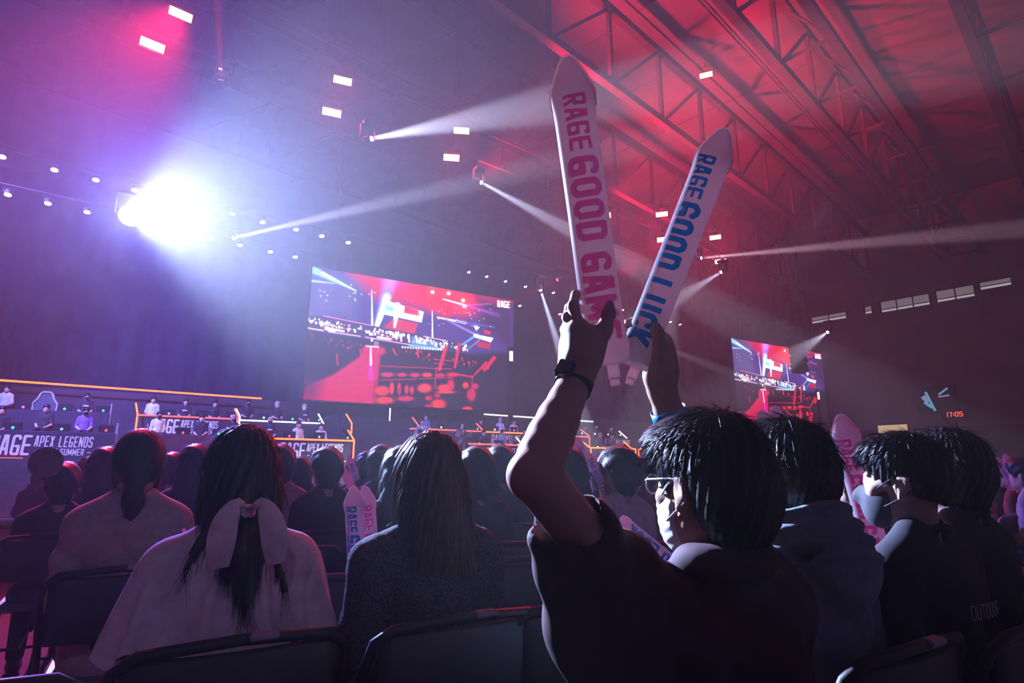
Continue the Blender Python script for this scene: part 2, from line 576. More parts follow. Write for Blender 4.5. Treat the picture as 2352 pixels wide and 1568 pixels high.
# ------------------------------------------------------------------ the two big screens
def paint(Wn=400, Hn=226):
    """the live picture shown on the screens, one colour for each LED block"""
    src = np.array([(0, 0), (1, 0), (1, 1), (0, 1)], float)
    dst = np.array([(240, 128), (2145, 452), (2145, 1520), (150, 1388)], float)
    A, B = [], []
    for (u, v), (x, y) in zip(src, dst):
        A += [[u, v, 1, 0, 0, 0, -u * x, -v * x], [0, 0, 0, u, v, 1, -u * y, -v * y]]
        B += [x, y]
    h = np.append(np.linalg.solve(np.array(A), np.array(B)), 1).reshape(3, 3)
    U, V = np.meshgrid(np.linspace(0, 1, Wn), np.linspace(0, 1, Hn))
    w = h[2, 0] * U + h[2, 1] * V + 1
    X = (h[0, 0] * U + h[0, 1] * V + h[0, 2]) / w
    Y = (h[1, 0] * U + h[1, 1] * V + h[1, 2]) / w
    img = np.zeros((Hn, Wn, 3)) + np.array((.010, .006, .022))
    rg = np.random.RandomState(3)

    def noise2(sx, sy, seed):
        r = np.random.RandomState(seed)
        s = 0
        for _ in range(6):
            a, b, c = r.uniform(-1, 1, 3)
            s = s + np.sin(X / sx * a * 3 + Y / sy * b * 3 + c * 9)
        return s / 6

    def poly(P, soft=6.0):
        d = np.full(X.shape, 1e9)
        inside = np.zeros(X.shape, bool)
        n = len(P)
        for i in range(n):
            x0, y0 = P[i]
            x1, y1 = P[(i + 1) % n]
            dx, dy = x1 - x0, y1 - y0
            t = np.clip(((X - x0) * dx + (Y - y0) * dy) / (dx * dx + dy * dy + 1e-9), 0, 1)
            d = np.minimum(d, np.hypot(X - x0 - t * dx, Y - y0 - t * dy))
            c = ((y0 > Y) != (y1 > Y))
            with np.errstate(divide='ignore', invalid='ignore'):
                xi = x0 + (Y - y0) * dx / (dy if dy else 1e-9)
            inside ^= c & (X < xi)
        sd = np.where(inside, d, -d)
        return np.clip(sd / soft + .5, 0, 1)

    def put(mask, col, add=False):
        nonlocal img
        m = mask[..., None]
        img = img + m * np.array(col) if add else img * (1 - m) + m * np.array(col)

    def seg(x0, y0, x1, y1, w0, w1, col, soft=1.0, fade=0.0):
        dx, dy = x1 - x0, y1 - y0
        L2 = dx * dx + dy * dy
        t = ((X - x0) * dx + (Y - y0) * dy) / L2
        tc = np.clip(t, 0, 1)
        d = np.hypot(X - x0 - tc * dx, Y - y0 - tc * dy)
        wd = w0 + (w1 - w0) * tc
        m = np.clip((wd - d) / (wd * soft + 3) + .3, 0, 1) * (d < wd * 1.2 + 3)
        put(np.clip(m * (1 - fade * tc), 0, 1), col)

    def blob(x, y, rx, ry, col, p=2.0):
        put(np.exp(-(((X - x) / rx) ** 2 + ((Y - y) / ry) ** 2) ** (p / 2)), col, True)

    # air above the stage: violet, red to the upper right
    put(poly([(150, 100), (2200, 440), (2200, 930), (1750, 960), (150, 720)], 60), (.060, .030, .20))
    put(poly([(240, 128), (700, 206), (620, 620), (200, 600)], 160), (.10, .085, .26))
    put(poly([(480, 90), (2150, 440), (2050, 520), (1650, 600), (1180, 520), (860, 440)], 120), (.62, .003, .055))
    put(poly([(1230, 250), (1700, 340), (1780, 470), (1500, 600), (1230, 420)], 90), (.85, .005, .03))
    put(poly([(1800, 420), (2145, 480), (2145, 950), (1850, 700)], 120), (.035, .012, .07))
    for x, y in ((1360, 300), (1372, 370), (1527, 382), (1665, 450), (1677, 505)):
        blob(x, y, 60, 60, (.5, .02, .02))
        blob(x, y, 13, 12, (2.5, 2.0, 1.4))
    for x, y, x1, y1 in ((830, 400, 890, 270), (1075, 265, 1190, 480), (1305, 365, 1345, 540), (1345, 540, 1400, 400)):
        seg(x, y, x1, y1, 3, 6, (.9, .02, .06))
    # beams
    seg(650, 360, 243, 160, 7, 36, (.25, .62, 1.0), .6)
    seg(650, 360, 330, 190, 4, 14, (.9, 1.0, 1.1), .6)
    seg(232, 265, 445, 290, 11, 4, (.45, .75, 1.0))
    seg(790, 860, 985, 225, 8, 75, (.30, .25, .95), .9, .25)
    seg(790, 860, 940, 420, 6, 42, (.75, .95, 1.2), .8, .2)
    seg(790, 860, 880, 600, 6, 26, (1.5, 1.6, 1.7), .7)
    blob(985, 250, 90, 70, (.8, .05, .5))
    seg(797, 350, 803, 700, 4, 12, (.9, .95, 1.2))
    seg(1475, 437, 1700, 500, 6, 9, (1.2, 1.1, 1.4))
    seg(1620, 495, 1930, 483, 5, 9, (.55, .15, .85), 1, .6)
    seg(1700, 500, 2000, 590, 6, 22, (.35, .10, .75), 1, .7)
    seg(1420, 612, 1690, 665, 7, 12, (1.0, 1.05, 1.5))
    seg(1600, 650, 1960, 705, 8, 10, (.10, .10, .60), 1, .4)
    seg(1500, 630, 1800, 785, 8, 14, (.28, .22, .80))
    seg(1371, 550, 1375, 850, 4, 8, (1.3, 1.3, 1.5))
    seg(1640, 885, 1800, 775, 9, 12, (.12, .45, .9))
    seg(1700, 925, 1820, 830, 5, 6, (.10, .40, .8))
    # the screens inside the picture
    put(poly([(900, 440), (1290, 560), (1270, 660), (900, 580)], 10), (.75, .95, 1.15))
    put(poly([(1110, 500), (1240, 545), (1250, 600), (1100, 570)], 12), (.8, .01, .06))
    put(poly([(1005, 620), (1240, 670), (1200, 770), (905, 715)], 10), (.6, .01, .06))
    put(poly([(930, 490), (1010, 520), (1000, 560), (930, 545)], 12), (.25, .65, 1.0))
    seg(1040, 500, 1015, 700, 30, 12, (1.2, 1.2, 1.4))
    put(poly([(1765, 690), (1825, 705), (1790, 740)], 6), (1, 1, 1.2))
    put(poly([(1765, 770), (1955, 810), (1930, 850), (1770, 800)], 8), (1, 1, 1.2))
    put(poly([(1865, 730), (1925, 745), (1930, 775), (1865, 765)], 8), (.75, .02, .05))
    put(poly([(1800, 845), (1930, 860), (1920, 915), (1790, 890)], 8), (.5, .01, .04))
    # players row
    put(poly([(190, 600), (340, 595), (1510, 830), (1720, 900), (1700, 960), (1480, 920), (190, 715)], 10), (.045, .025, .10))
    seg(340, 596, 800, 690, 4, 4, (1.1, .35, .6))
    seg(1290, 793, 1515, 838, 4, 4, (1.1, .8, 1.1))
    seg(195, 712, 345, 738, 5, 5, (1.4, 1.1, 1.3))
    seg(390, 748, 690, 792, 5, 5, (1.2, .7, 1.0))
    seg(740, 800, 1160, 872, 5, 5, (1.2, .5, .8))
    seg(1160, 880, 1480, 915, 10, 8, (.3, .7, 1.3))
    for a in ((325, 680, 575, 725), (325, 680, 328, 735), (575, 725, 570, 770), (575, 720, 600, 680), (845, 770, 990, 800), (990, 750, 990, 835), (1025, 740, 1028, 830)):
        seg(*a, 4, 4, (1.0, .12, .35))
    seg(370, 715, 440, 735, 18, 18, (1.2, 1.2, 1.2))
    seg(450, 730, 535, 745, 10, 10, (1.0, 1.0, 1.0))
    seg(855, 800, 975, 820, 10, 10, (1, 1, 1.1))
    seg(1225, 850, 1310, 865, 10, 10, (1, 1, 1.1))
    put(poly([(1175, 790), (1430, 850), (1425, 900), (1165, 870)], 10) * .5, (.2, .4, .9))
    for i in range(150):
        t = rg.rand()
        x = 200 + t * 1520
        y = 640 + t * 275 + rg.uniform(-32, 28)
        blob(x, y, rg.uniform(5, 12), rg.uniform(6, 17), np.array((1, .95, 1.1)) * rg.uniform(.4, 1.3), 4)
    seg(1075, 780, 1078, 835, 9, 9, (1, 1, 1.1))
    seg(1150, 795, 1153, 845, 9, 9, (1, 1, 1.1))
    for i in range(40):
        blob(rg.uniform(290, 850), rg.uniform(240, 470), 7, 5, (.9, .95, 1.2), 4) if i < 14 else blob(rg.uniform(1220, 1950), rg.uniform(520, 700), 5, 4, (.8, .8, 1), 4)
    # audience
    put(poly([(150, 730), (740, 830), (1480, 925), (1700, 975), (2200, 1000), (2200, 1560), (150, 1450)], 14) * .97, (.012, .006, .016))
    put(poly([(735, 880), (920, 905), (915, 960), (880, 970), (830, 1445), (150, 1390), (190, 1270), (450, 1150), (690, 985)], 30) * (.92 + .08 * noise2(40, 30, 2)), (.62, .004, .07))
    put(poly([(150, 1180), (330, 1230), (280, 1420), (150, 1400)], 130) * .8, (.08, .01, .06))
    seg(790, 900, 793, 1190, 11, 28, (.75, .02, .75), .9, .6)
    seg(790, 900, 792, 1060, 7, 11, (1.5, .9, 1.5))
    seg(750, 885, 860, 895, 7, 7, (1.1, .8, 1.0))
    for y in (845, 860, 875):
        seg(822, y, 862, y + 4, 3, 3, (.9, .6, .8))
    for a in ((880, 1074, 1390, 1098), (880, 1206, 1225, 1202), (1255, 1196, 1560, 1190), (1390, 1098, 1560, 1104), (1385, 1010, 1560, 1030), (1385, 1050, 1500, 1060)):
        seg(*a, 4, 4, (.75, .01, .05))
    for x in (822, 838, 1020, 1232):
        seg(x, 1215, x - 8, 1440, 4, 4, (.005, .003, .01))
    R1, R2 = (.85, .04, .03), (.62, .01, .06)
    for x, y, rx, ry, c in ((945, 1157, 55, 20, R2), (1085, 1158, 45, 16, R2), (1210, 1162, 45, 18, R2), (1325, 1160, 42, 18, R1), (1450, 1165, 40, 18, R2), (1560, 1160, 50, 20, R2),
                            (900, 1310, 62, 40, R1), (990, 1285, 18, 52, R1), (1060, 1290, 16, 52, R2), (1130, 1300, 18, 40, R2), (1180, 1305, 18, 34, R2), (1300, 1286, 58, 38, R1), (1490, 1285, 60, 30, R1), (1550, 1255, 30, 50, R2), (1500, 1325, 80, 12, R1),
                            (920, 1400, 78, 30, R1), (1120, 1385, 70, 22, R2), (1340, 1380, 30, 20, R2), (1420, 1358, 28, 16, R2), (1430, 1440, 62, 42, R1), (1335, 1460, 28, 16, R2), (1705, 1488, 42, 22, R1), (1690, 1260, 26, 26, R1), (1745, 1350, 36, 55, R2), (1780, 1270, 28, 26, R2)):
        put(np.clip(1.6 * np.exp(-(((X - x) / rx) ** 2 + ((Y - y) / ry) ** 2) ** 1.6), 0, 1) * np.clip(.85 + .3 * noise2(18, 14, int(x)), 0, 1), c)
    for a in ((1440, 1110, 1500, 905, 16, 20), (1588, 1088, 1626, 872, 12, 18), (1872, 1112, 1962, 1000, 18, 20), (1775, 1160, 1885, 1045, 8, 12), (1410, 1090, 1400, 1290, 5, 5), (1755, 1165, 1750, 1290, 4, 4), (1000, 910, 1030, 970, 8, 8), (1230, 920, 1240, 990, 10, 8), (470, 960, 480, 1060, 6, 8), (690, 920, 700, 980, 8, 6), (1560, 1150, 1760, 1180, 10, 8)):
        seg(*a, (.75, .01, .05))
    for i in range(60):
        t = rg.rand()
        blob(220 + t * 1700, 790 + t * 260 + rg.uniform(-15, 60), rg.uniform(4, 10), rg.uniform(6, 16), np.array((.5, .01, .05)) * rg.uniform(.3, 1.2), 4)
    for x in range(1090, 1480, 26):
        blob(x, 895 + (x - 1090) * .07, 9, 10, (.8, .95, 1.1), 4)
    # the logo in the corner of the picture
    lay, wd = text_layout('RAGE', 62, w=.44, t=.15, c=.03, gap=.05, cells=False)
    for ch, Q in lay:
        for q in Q:
            put(poly([(1993 + x * 121 / wd, 522 - y + x * 121 / wd * .10 - 62 * .18) for x, y in q], 3.0), (1.3, 1.25, 1.3))
    return np.clip(img, 0, 2.0)


PIC = paint()
Hn, Wn = PIC.shape[:2]
sw_, sh_ = 10.9, 6.22
gx, gz = np.meshgrid(np.linspace(0, sw_, Wn), np.linspace(sh_, 0, Hn))
gv = np.stack([gx.ravel(), np.zeros(gx.size), gz.ravel()], 1)
ii = np.arange(Hn * Wn).reshape(Hn, Wn)
gf = np.stack([ii[:-1, :-1].ravel(), ii[1:, :-1].ravel(), ii[1:, 1:].ravel(), ii[:-1, 1:].ravel()], 1)


def np_mesh(name, v, f, smooth=True):
    me = bpy.data.meshes.new(name)
    f = np.asarray(f)
    me.vertices.add(len(v))
    me.vertices.foreach_set('co', np.asarray(v, np.float32).ravel())
    k = f.shape[1]
    me.loops.add(f.size)
    me.loops.foreach_set('vertex_index', f.astype(np.int32).ravel())
    me.polygons.add(len(f))
    me.polygons.foreach_set('loop_start', np.arange(0, f.size, k, dtype=np.int32))
    me.polygons.foreach_set('loop_total', np.full(len(f), k, np.int32))
    me.polygons.foreach_set('use_smooth', np.full(len(f), smooth))
    me.update(calc_edges=True)
    return me


scr_me = np_mesh('screen_picture', gv, gf, False)
att = scr_me.color_attributes.new('picture', 'FLOAT_COLOR', 'POINT')
att.data.foreach_set('color', np.concatenate([PIC.reshape(-1, 3), np.ones((Hn * Wn, 1))], 1).astype(np.float32).ravel())
M_SCR = bpy.data.materials.new('led_wall')
M_SCR.use_nodes = True
nt = M_SCR.node_tree
b_ = nt.nodes['Principled BSDF']
b_.inputs['Base Color'].default_value = (.01, .01, .012, 1)
b_.inputs['Roughness'].default_value = .5
an = nt.nodes.new('ShaderNodeAttribute')
an.attribute_name = 'picture'
nt.links.new(an.outputs['Color'], b_.inputs['Emission Color'])
b_.inputs['Emission Strength'].default_value = 1.55
M_SCR.cycles.emission_sampling = 'NONE'
for x0, lab in ((5.32, 'large bright screen showing the hall, above the middle of the stage'), (34.35, 'far screen with the same picture, right of the speaker column')):
    t = thing('video_screen', lab, 'screen', (x0, 27.2, 4.40))
    link('picture', scr_me, M_SCR, t).location = (0, -.12, 0)
    MB().box((sw_ / 2, .02, sh_ / 2), (sw_ + .1, .22, sh_ + .1)).obj('cabinet', M_BLACK, t)
    for k in (0.1, .5, .9):
        MB().tube([(sw_ * k, .05, sh_), (sw_ * k, .05, 12.0)], .03, 6).obj('hanging_cable', M_BLACK, t)
# ------------------------------------------------------------------ smooth bodies: a distance field meshed by surface nets
class Field:
    def __init__(s, lo, hi, res):
        s.lo, s.res = np.array(lo, np.float32), res
        s.n = [int(math.ceil((hi[i] - lo[i]) / res)) + 1 for i in range(3)]
        s.ax = [s.lo[i] + np.arange(s.n[i], dtype=np.float32) * res for i in range(3)]
        s.f = np.full(s.n, 9.0, np.float32)

    def _sl(s, lo, hi):
        out = []
        for i in range(3):
            a = int(max(0, math.floor((lo[i] - s.lo[i]) / s.res)))
            b = int(min(s.n[i], math.ceil((hi[i] - s.lo[i]) / s.res) + 1))
            if b <= a:
                return None, None
            out.append(slice(a, b))
        g = np.meshgrid(*[s.ax[i][out[i]] for i in range(3)], indexing='ij', sparse=True)
        return tuple(out), g

    def _mix(s, sl, d, k, mode):
        a = s.f[sl]
        if mode == 'add':
            if k > 0:
                h = np.maximum(k - np.abs(a - d), 0) / k
                s.f[sl] = np.minimum(a, d) - h * h * k * .25
            else:
                s.f[sl] = np.minimum(a, d)
        else:
            d = -d
            if k > 0:
                h = np.maximum(k - np.abs(a - d), 0) / k
                s.f[sl] = np.maximum(a, d) + h * h * k * .25
            else:
                s.f[sl] = np.maximum(a, d)

    def cap(s, p0, p1, r0, r1=None, k=0.03, mode='add', flat=None):
        r1 = r0 if r1 is None else r1
        p0, p1 = np.array(p0, np.float32), np.array(p1, np.float32)
        m = max(r0, r1) + k + 3 * s.res
        sl, g = s._sl(np.minimum(p0, p1) - m, np.maximum(p0, p1) + m)
        if sl is None:
            return s
        d = p1 - p0
        L2 = float(d @ d) + 1e-9
        q = [g[i] - p0[i] for i in range(3)]
        t = np.clip((q[0] * d[0] + q[1] * d[1] + q[2] * d[2]) / L2, 0, 1)
        dist = np.sqrt((q[0] - t * d[0]) ** 2 + (q[1] - t * d[1]) ** 2 + (q[2] - t * d[2]) ** 2)
        s._mix(sl, dist - (r0 + (r1 - r0) * t), k, mode)
        return s

    def path(s, pts, rr, k=0.02):
        for i in range(len(pts) - 1):
            s.cap(pts[i], pts[i + 1], rr[i], rr[i + 1], k)
        return s

    def ell(s, c, r, k=0.03, R=None, mode='add'):
        c = np.array(c, np.float32)
        m = max(r) + k + 3 * s.res
        sl, g = s._sl(c - m, c + m)
        if sl is None:
            return s
        q = [g[i] - c[i] for i in range(3)]
        if R is not None:
            Rm = np.array(R, np.float32).T
            q = [Rm[i][0] * q[0] + Rm[i][1] * q[1] + Rm[i][2] * q[2] for i in range(3)]
        k0 = np.sqrt((q[0] / r[0]) ** 2 + (q[1] / r[1]) ** 2 + (q[2] / r[2]) ** 2)
        k1 = np.sqrt((q[0] / r[0] ** 2) ** 2 + (q[1] / r[1] ** 2) ** 2 + (q[2] / r[2] ** 2) ** 2) + 1e-6
        s._mix(sl, k0 * (k0 - 1) / k1, k, mode)
        return s

    def box(s, c, h, rd=0.01, k=0.02, R=None, mode='add'):
        c = np.array(c, np.float32)
        m = math.sqrt(sum(x * x for x in h)) + k + 3 * s.res
        sl, g = s._sl(c - m, c + m)
        if sl is None:
            return s
        q = [g[i] - c[i] for i in range(3)]
        if R is not None:
            Rm = np.array(R, np.float32).T
            q = [Rm[i][0] * q[0] + Rm[i][1] * q[1] + Rm[i][2] * q[2] for i in range(3)]
        q = [np.abs(q[i]) - (h[i] - rd) for i in range(3)]
        out = np.sqrt(np.maximum(q[0], 0) ** 2 + np.maximum(q[1], 0) ** 2 + np.maximum(q[2], 0) ** 2)
        inn = np.minimum(np.maximum(np.maximum(q[0], q[1]), q[2]), 0)
        s._mix(sl, out + inn - rd, k, mode)
        return s

    def cut(s, fn, k=0.0):
        """keep only where fn(x, y, z) < 0"""
        g = np.meshgrid(*s.ax, indexing='ij', sparse=True)
        s.f = np.maximum(s.f, fn(*g))
        return s

    def ripple(s, fn):
        g = np.meshgrid(*s.ax, indexing='ij', sparse=True)
        s.f = s.f + fn(*g)
        return s

    def arrays(s):
        f, n = s.f, s.n
        ins = f < 0
        cnt = np.zeros([n[0] - 1, n[1] - 1, n[2] - 1], np.int8)
        for i in (0, 1):
            for j in (0, 1):
                for k in (0, 1):
                    cnt += ins[i:n[0] - 1 + i, j:n[1] - 1 + j, k:n[2] - 1 + k]
        cell = np.argwhere((cnt > 0) & (cnt < 8))
        idx = np.full(cnt.shape, -1, np.int32)
        idx[cell[:, 0], cell[:, 1], cell[:, 2]] = np.arange(len(cell))
        acc = np.zeros((len(cell), 3), np.float32)
        num = np.zeros(len(cell), np.float32)
        cs = [(i, j, k) for i in (0, 1) for j in (0, 1) for k in (0, 1)]
        for a in cs:
            for ax in range(3):
                if a[ax]:
                    continue
                b = list(a)
                b[ax] = 1
                fa = f[cell[:, 0] + a[0], cell[:, 1] + a[1], cell[:, 2] + a[2]]
                fb = f[cell[:, 0] + b[0], cell[:, 1] + b[1], cell[:, 2] + b[2]]
                m = (fa < 0) != (fb < 0)
                t = np.where(m, fa / np.where(m, fa - fb, 1), 0)
                for d in range(3):
                    acc[:, d] += np.where(m, a[d] + (t if d == ax else 0), 0)
                num += m
        v = s.lo + (cell + acc / np.maximum(num, 1)[:, None]) * s.res
        quads = []
        for ax in range(3):
            sl0 = [slice(1, n[i] - 1) for i in range(3)]
            sl1 = list(sl0)
            sl0[ax] = slice(0, n[ax] - 1)
            sl1[ax] = slice(1, n[ax])
            A, B = ins[tuple(sl0)], ins[tuple(sl1)]
            for flip, mm in ((False, A & ~B), (True, ~A & B)):
                e = np.argwhere(mm)
                if not len(e):
                    continue
                for i in range(3):
                    if i != ax:
                        e[:, i] += 1
                u, w = (ax + 1) % 3, (ax + 2) % 3
                c4 = []
                for du, dw in ((-1, -1), (0, -1), (0, 0), (-1, 0)):
                    q = e.copy()
                    q[:, u] += du
                    q[:, w] += dw
                    c4.append(idx[q[:, 0], q[:, 1], q[:, 2]])
                qd = np.stack(c4, 1)
                quads.append(qd[:, ::-1] if flip else qd)
        qf = np.concatenate(quads) if quads else np.zeros((0, 4), int)
        return v, qf[(qf >= 0).all(1)]

    def mesh(s, name):
        v, q = s.arrays()
        return np_mesh(name, v, q, True)


def normals_of(v, q):
    n = np.cross(v[q[:, 2]] - v[q[:, 0]], v[q[:, 3]] - v[q[:, 1]])
    out = np.zeros_like(v)
    for k in range(4):
        np.add.at(out, q[:, k], n)
    return out / (np.linalg.norm(out, axis=1, keepdims=True) + 1e-9)


def strands(v, nrm, count, flow, length, width, lift, seed, segs=5, droop=0.0, jit=0.25, zmin=-9.0):
    """ribbons of hair rooted on a surface; flow(p, n) -> direction array"""
    r = np.random.RandomState(seed)
    ok = np.where(v[:, 2] > zmin)[0]
    pick = ok[r.randint(0, len(ok), count)]
    p = v[pick] + nrm[pick] * .001
    n = nrm[pick]
    L = length * r.uniform(.45, 1.15, count)[:, None]
    d = flow(p, n) + r.normal(0, jit, p.shape)
    V = np.zeros((count, segs + 1, 2, 3), np.float32)
    wv = None
    lf = lift * (r.uniform(0, 1, count)[:, None] ** 3) * 2.5
    for i in range(segs + 1):
        d = d / (np.linalg.norm(d, axis=1, keepdims=True) + 1e-9)
        if wv is None:
            wv = np.cross(d, n)
            wv /= np.linalg.norm(wv, axis=1, keepdims=True) + 1e-9
        w = width * (1 - .75 * i / segs)
        V[:, i, 0] = p - wv * w / 2
        V[:, i, 1] = p + wv * w / 2
        p = p + d * L / segs
        d = d * .9 + .25 * flow(p, n) + n * lf * (1 - 2.2 * i / segs) + np.array((0, 0, -droop)) + r.normal(0, jit * .15, p.shape)
    base = (np.arange(count) * (segs + 1) * 2)[:, None]
    F_ = []
    for i in range(segs):
        F_.append(base + np.array([[2 * i, 2 * i + 1, 2 * i + 3, 2 * i + 2]]))
    return V.reshape(-1, 3), np.concatenate(F_)


# ---- heads. frame: centre between the ears, +y is the face, z up
def head_field(f, c, s=1.0, R=None, detail=True):
    c = Vector(c)

    def T(p):
        q = Vector(p) * s
        return tuple(c + (R @ q if R is not None else q))

    def E(p, r, k, mode='add'):
        f.ell(T(p), tuple(x * s for x in r), k * s, R, mode)

    E((0, -.012, .035), (.074, .095, .088), .02)
    E((0, .025, -.03), (.064, .072, .085), .04)
    E((0, .062, -.088), (.030, .026, .024), .03)
    f.cap(T((-.055, .0, -.06)), T((-.02, .062, -.098)), .016 * s, .012 * s, .03)
    f.cap(T((.055, .0, -.06)), T((.02, .062, -.098)), .016 * s, .012 * s, .03)
    if detail:
        f.cap(T((0, .092, .012)), T((0, .113, -.033)), .008 * s, .012 * s, .015 * s)
        f.ell(T((-.012, .103, -.036)), (.009 * s,) * 3, .008 * s)
        f.ell(T((.012, .103, -.036)), (.009 * s,) * 3, .008 * s)
        for q in (-1, 1):
            E((q * .032, .096, .004), (.016, .012, .010), .012, 'sub')
            f.cap(T((q * .018, .091, .022)), T((q * .045, .082, .024)), .007 * s, .005 * s, .012 * s)
            E((q * .031, .086, .004), (.012, .011, .011), .004)
            E((q * .045, .07, -.02), (.02, .02, .018), .02)
        f.cap(T((-.02, .094, -.062)), T((.02, .094, -.062)), .006 * s, .006 * s, .008 * s)
        f.cap(T((-.016, .092, -.073)), T((.016, .092, -.073)), .007 * s, .007 * s, .008 * s)
    for q in (-1, 1):
        E((q * .077, -.006, -.008), (.011, .021, .033), .008)
        if detail:
            f.cap(T((q * .082, .004, .016)), T((q * .088, -.018, .014)), .006 * s, .006 * s, .006 * s)
            f.cap(T((q * .088, -.018, .014)), T((q * .085, -.018, -.016)), .006 * s, .005 * s, .006 * s)
            E((q * .091, .002, -.004), (.008, .010, .015), .004, 'sub')
            E((q * .079, .004, -.036), (.007, .009, .009), .006)


def hair_field(f, c, kind, s=1.0, puff=.020, R=None):
    """hair mass for a head centred at c"""
    c = Vector(c)

    def T(p):
        q = Vector(p) * s
        return tuple(c + (R @ q if R is not None else q))

    def E(p, r, k, mode='add'):
        f.ell(T(p), tuple(x * s for x in r), k * s, R, mode)

    E((0, -.014, .040), (.074 + puff, .095 + puff, .088 + puff), .01)
    E((0, -.055, -.01), (.066 + puff * .8, .062 + puff * .7, .075), .03)
    if kind in ('short', 'bowl', 'crop'):
        E((0, .02, .085), (.070 + puff * .5, .085, .045 + puff * .5), .03)
        # clear the face, the ears and the nape
        E((0, .125, -.055), (.085, .085, .105), .012, 'sub')
        E((0, .035, -.115), (.13, .085, .085), .012, 'sub')
        E((0, -.02, -.168), (.12, .10, .06), .02, 'sub')
        E((0, -.055, -.075), (.058, .046, .05), .03)
        for q in (-1, 1):
            E((q * .115, -.03, -.105), (.055, .09, .065), .02, 'sub')
        E((0, -.02, -.172), (.12, .10, .06), .01, 'sub')
        for q in (-1, 1):
            E((q * .10, .0, -.022), (.042, .038, .052), .008, 'sub')
        if kind == 'crop':
            E((0, -.02, -.11), (.12, .10, .085), .02, 'sub')
    elif kind in ('long', 'tail', 'bob', 'bun'):
        for q in (-1, 1):
            E((q * .062, .015, -.02), (.022, .055, .08), .03)
        if kind == 'long':
            E((0, -.072, -.10), (.095, .050, .13), .05)
            E((0, -.085, -.24), (.105, .042, .17), .06)
            for q in (-1, 1):
                f.cap(T((q * .072, .0, -.06)), T((q * .085, -.035, -.26)), .030 * s, .022 * s, .04)
        elif kind == 'bob':
            E((0, -.055, -.06), (.083, .060, .085), .03)
            for q in (-1, 1):
                E((q * .064, .015, -.055), (.020, .042, .065), .02)
        elif kind == 'tail':
            f.cap(T((0, -.095, -.03)), T((0, -.10, -.13)), .030 * s, .034 * s, .03)
            f.cap(T((0, -.10, -.13)), T((0, -.09, -.20)), .036 * s, .026 * s, .02)
        elif kind == 'bun':
            E((0, -.11, .06), (.045, .045, .045), .02)
        E((0, .128, -.05), (.075, .085, .11), .012, 'sub')
    return f


def near_hair(name, c, kind, parent, m, s=1.0, puff=.02, R=None, n=3500, length=.05, width=.0016, res=.006, lift=.15, seed=1, droop=.05, jit=.25, extra=None, ripple=.004, zcut=None):
    lo = Vector(c) - Vector((.22, .26, .55))
    hi = Vector(c) + Vector((.22, .22, .22))
    f = Field(lo, hi, res)
    hair_field(f, c, kind, s, puff, R)
    if extra:
        extra(f)
    cc = Vector(c)
    if ripple:
        f.ripple(lambda x, y, z: ripple * np.sin((np.arctan2(x - cc.x, y - cc.y + .02)) * 31 + 60 * z + 3 * np.sin(40 * x)) * (np.abs(f.f) < .05))
    v, q = f.arrays()
    h = link(name, np_mesh(name, v, q), m, parent)
    nr = normals_of(v, q)
    crown = np.array(cc + Vector((0, -.05, .13)) * s)

    hang_ = kind in ('long', 'bob') or extra is not None and kind not in ('short', 'crop')

    def flow(p, nn):
        d = p - crown
        if hang_:
            d = d * np.array((.25, .35, 1.0)) + np.array((0, 0, -.12))
        d = d - nn * (d * nn).sum(1, keepdims=True)
        return d / (np.linalg.norm(d, axis=1, keepdims=True) + .01)
    if n:
        sv, sf = strands(v, nr, n, flow, length, width, lift, seed, droop=droop, jit=jit, zmin=-9 if zcut is None else cc.z + zcut)
        so = link('loose_hair', np_mesh('loose_hair', sv, sf), m, h)
        so['kind'] = 'stuff'
    return h
# ------------------------------------------------------------------ light fixtures
M_LENS_RED = glow('red_strobe_face', (1.0, 0.16, 0.07), 26.0)
M_LENS_W = glow('white_lamp_face', (0.92, 0.95, 1.0), 9.0)
M_LENS_B = glow('beam_lens', (0.9, 0.93, 1.0), 14.0)
M_CASE = mat('fixture_black', (0.03, 0.03, 0.033), 0.4, var=0.2, scale=8)


def track(p, target):
    """quaternion that turns local -y towards the target, z up"""
    d = (Vector(target) - Vector(p)).normalized()
    return d.to_track_quat('-Y', 'Z')


strobe_case = MB().bbox((0, .09, 0), (.64, .16, .30), .02).mesh('case')
strobe_face = MB().bbox((0, 0, 0), (.56, .03, .22), .008).mesh('lamp_face')
strobe_yoke = MB().tube([(-.36, .1, 0), (-.36, .1, .34), (.36, .1, .34), (.36, .1, 0)], .02, 6).mesh('yoke')
clampm = MB().bbox((0, .1, .42), (.08, .08, .18), .01).mesh('clamp')
STROBES = [(415, 33, 'upper'), (350, 103, 'lower'), (787, 185, 'upper'), (762, 258, 'lower'), (1060, 300, 'upper'), (1037, 362, 'lower'),
           (1376, 433, 'upper'), (1388, 495, 'lower'), (1520, 492, 'upper'), (1523, 550, 'lower'), (1643, 545, 'upper'), (1655, 600, 'lower'), (1662, 75, 'roof')]
WHERE = {0: 'in the top left corner', 1: 'in the top left corner', 2: 'left of the strong white beam', 3: 'left of the strong white beam', 4: 'inside the strong white beam', 5: 'just under the strong white beam',
         6: 'half hidden by the pink lettered stick', 7: 'right beside the pink lettered stick', 8: 'between the two raised sticks', 9: 'half hidden behind the blue lettered stick', 10: 'right of the blue lettered stick', 11: 'right of the blue lettered stick, lowest of all', 12: 'glowing up in the roof'}
AIM = Vector((1.5, 2.0, 1.0))
HANGS = []
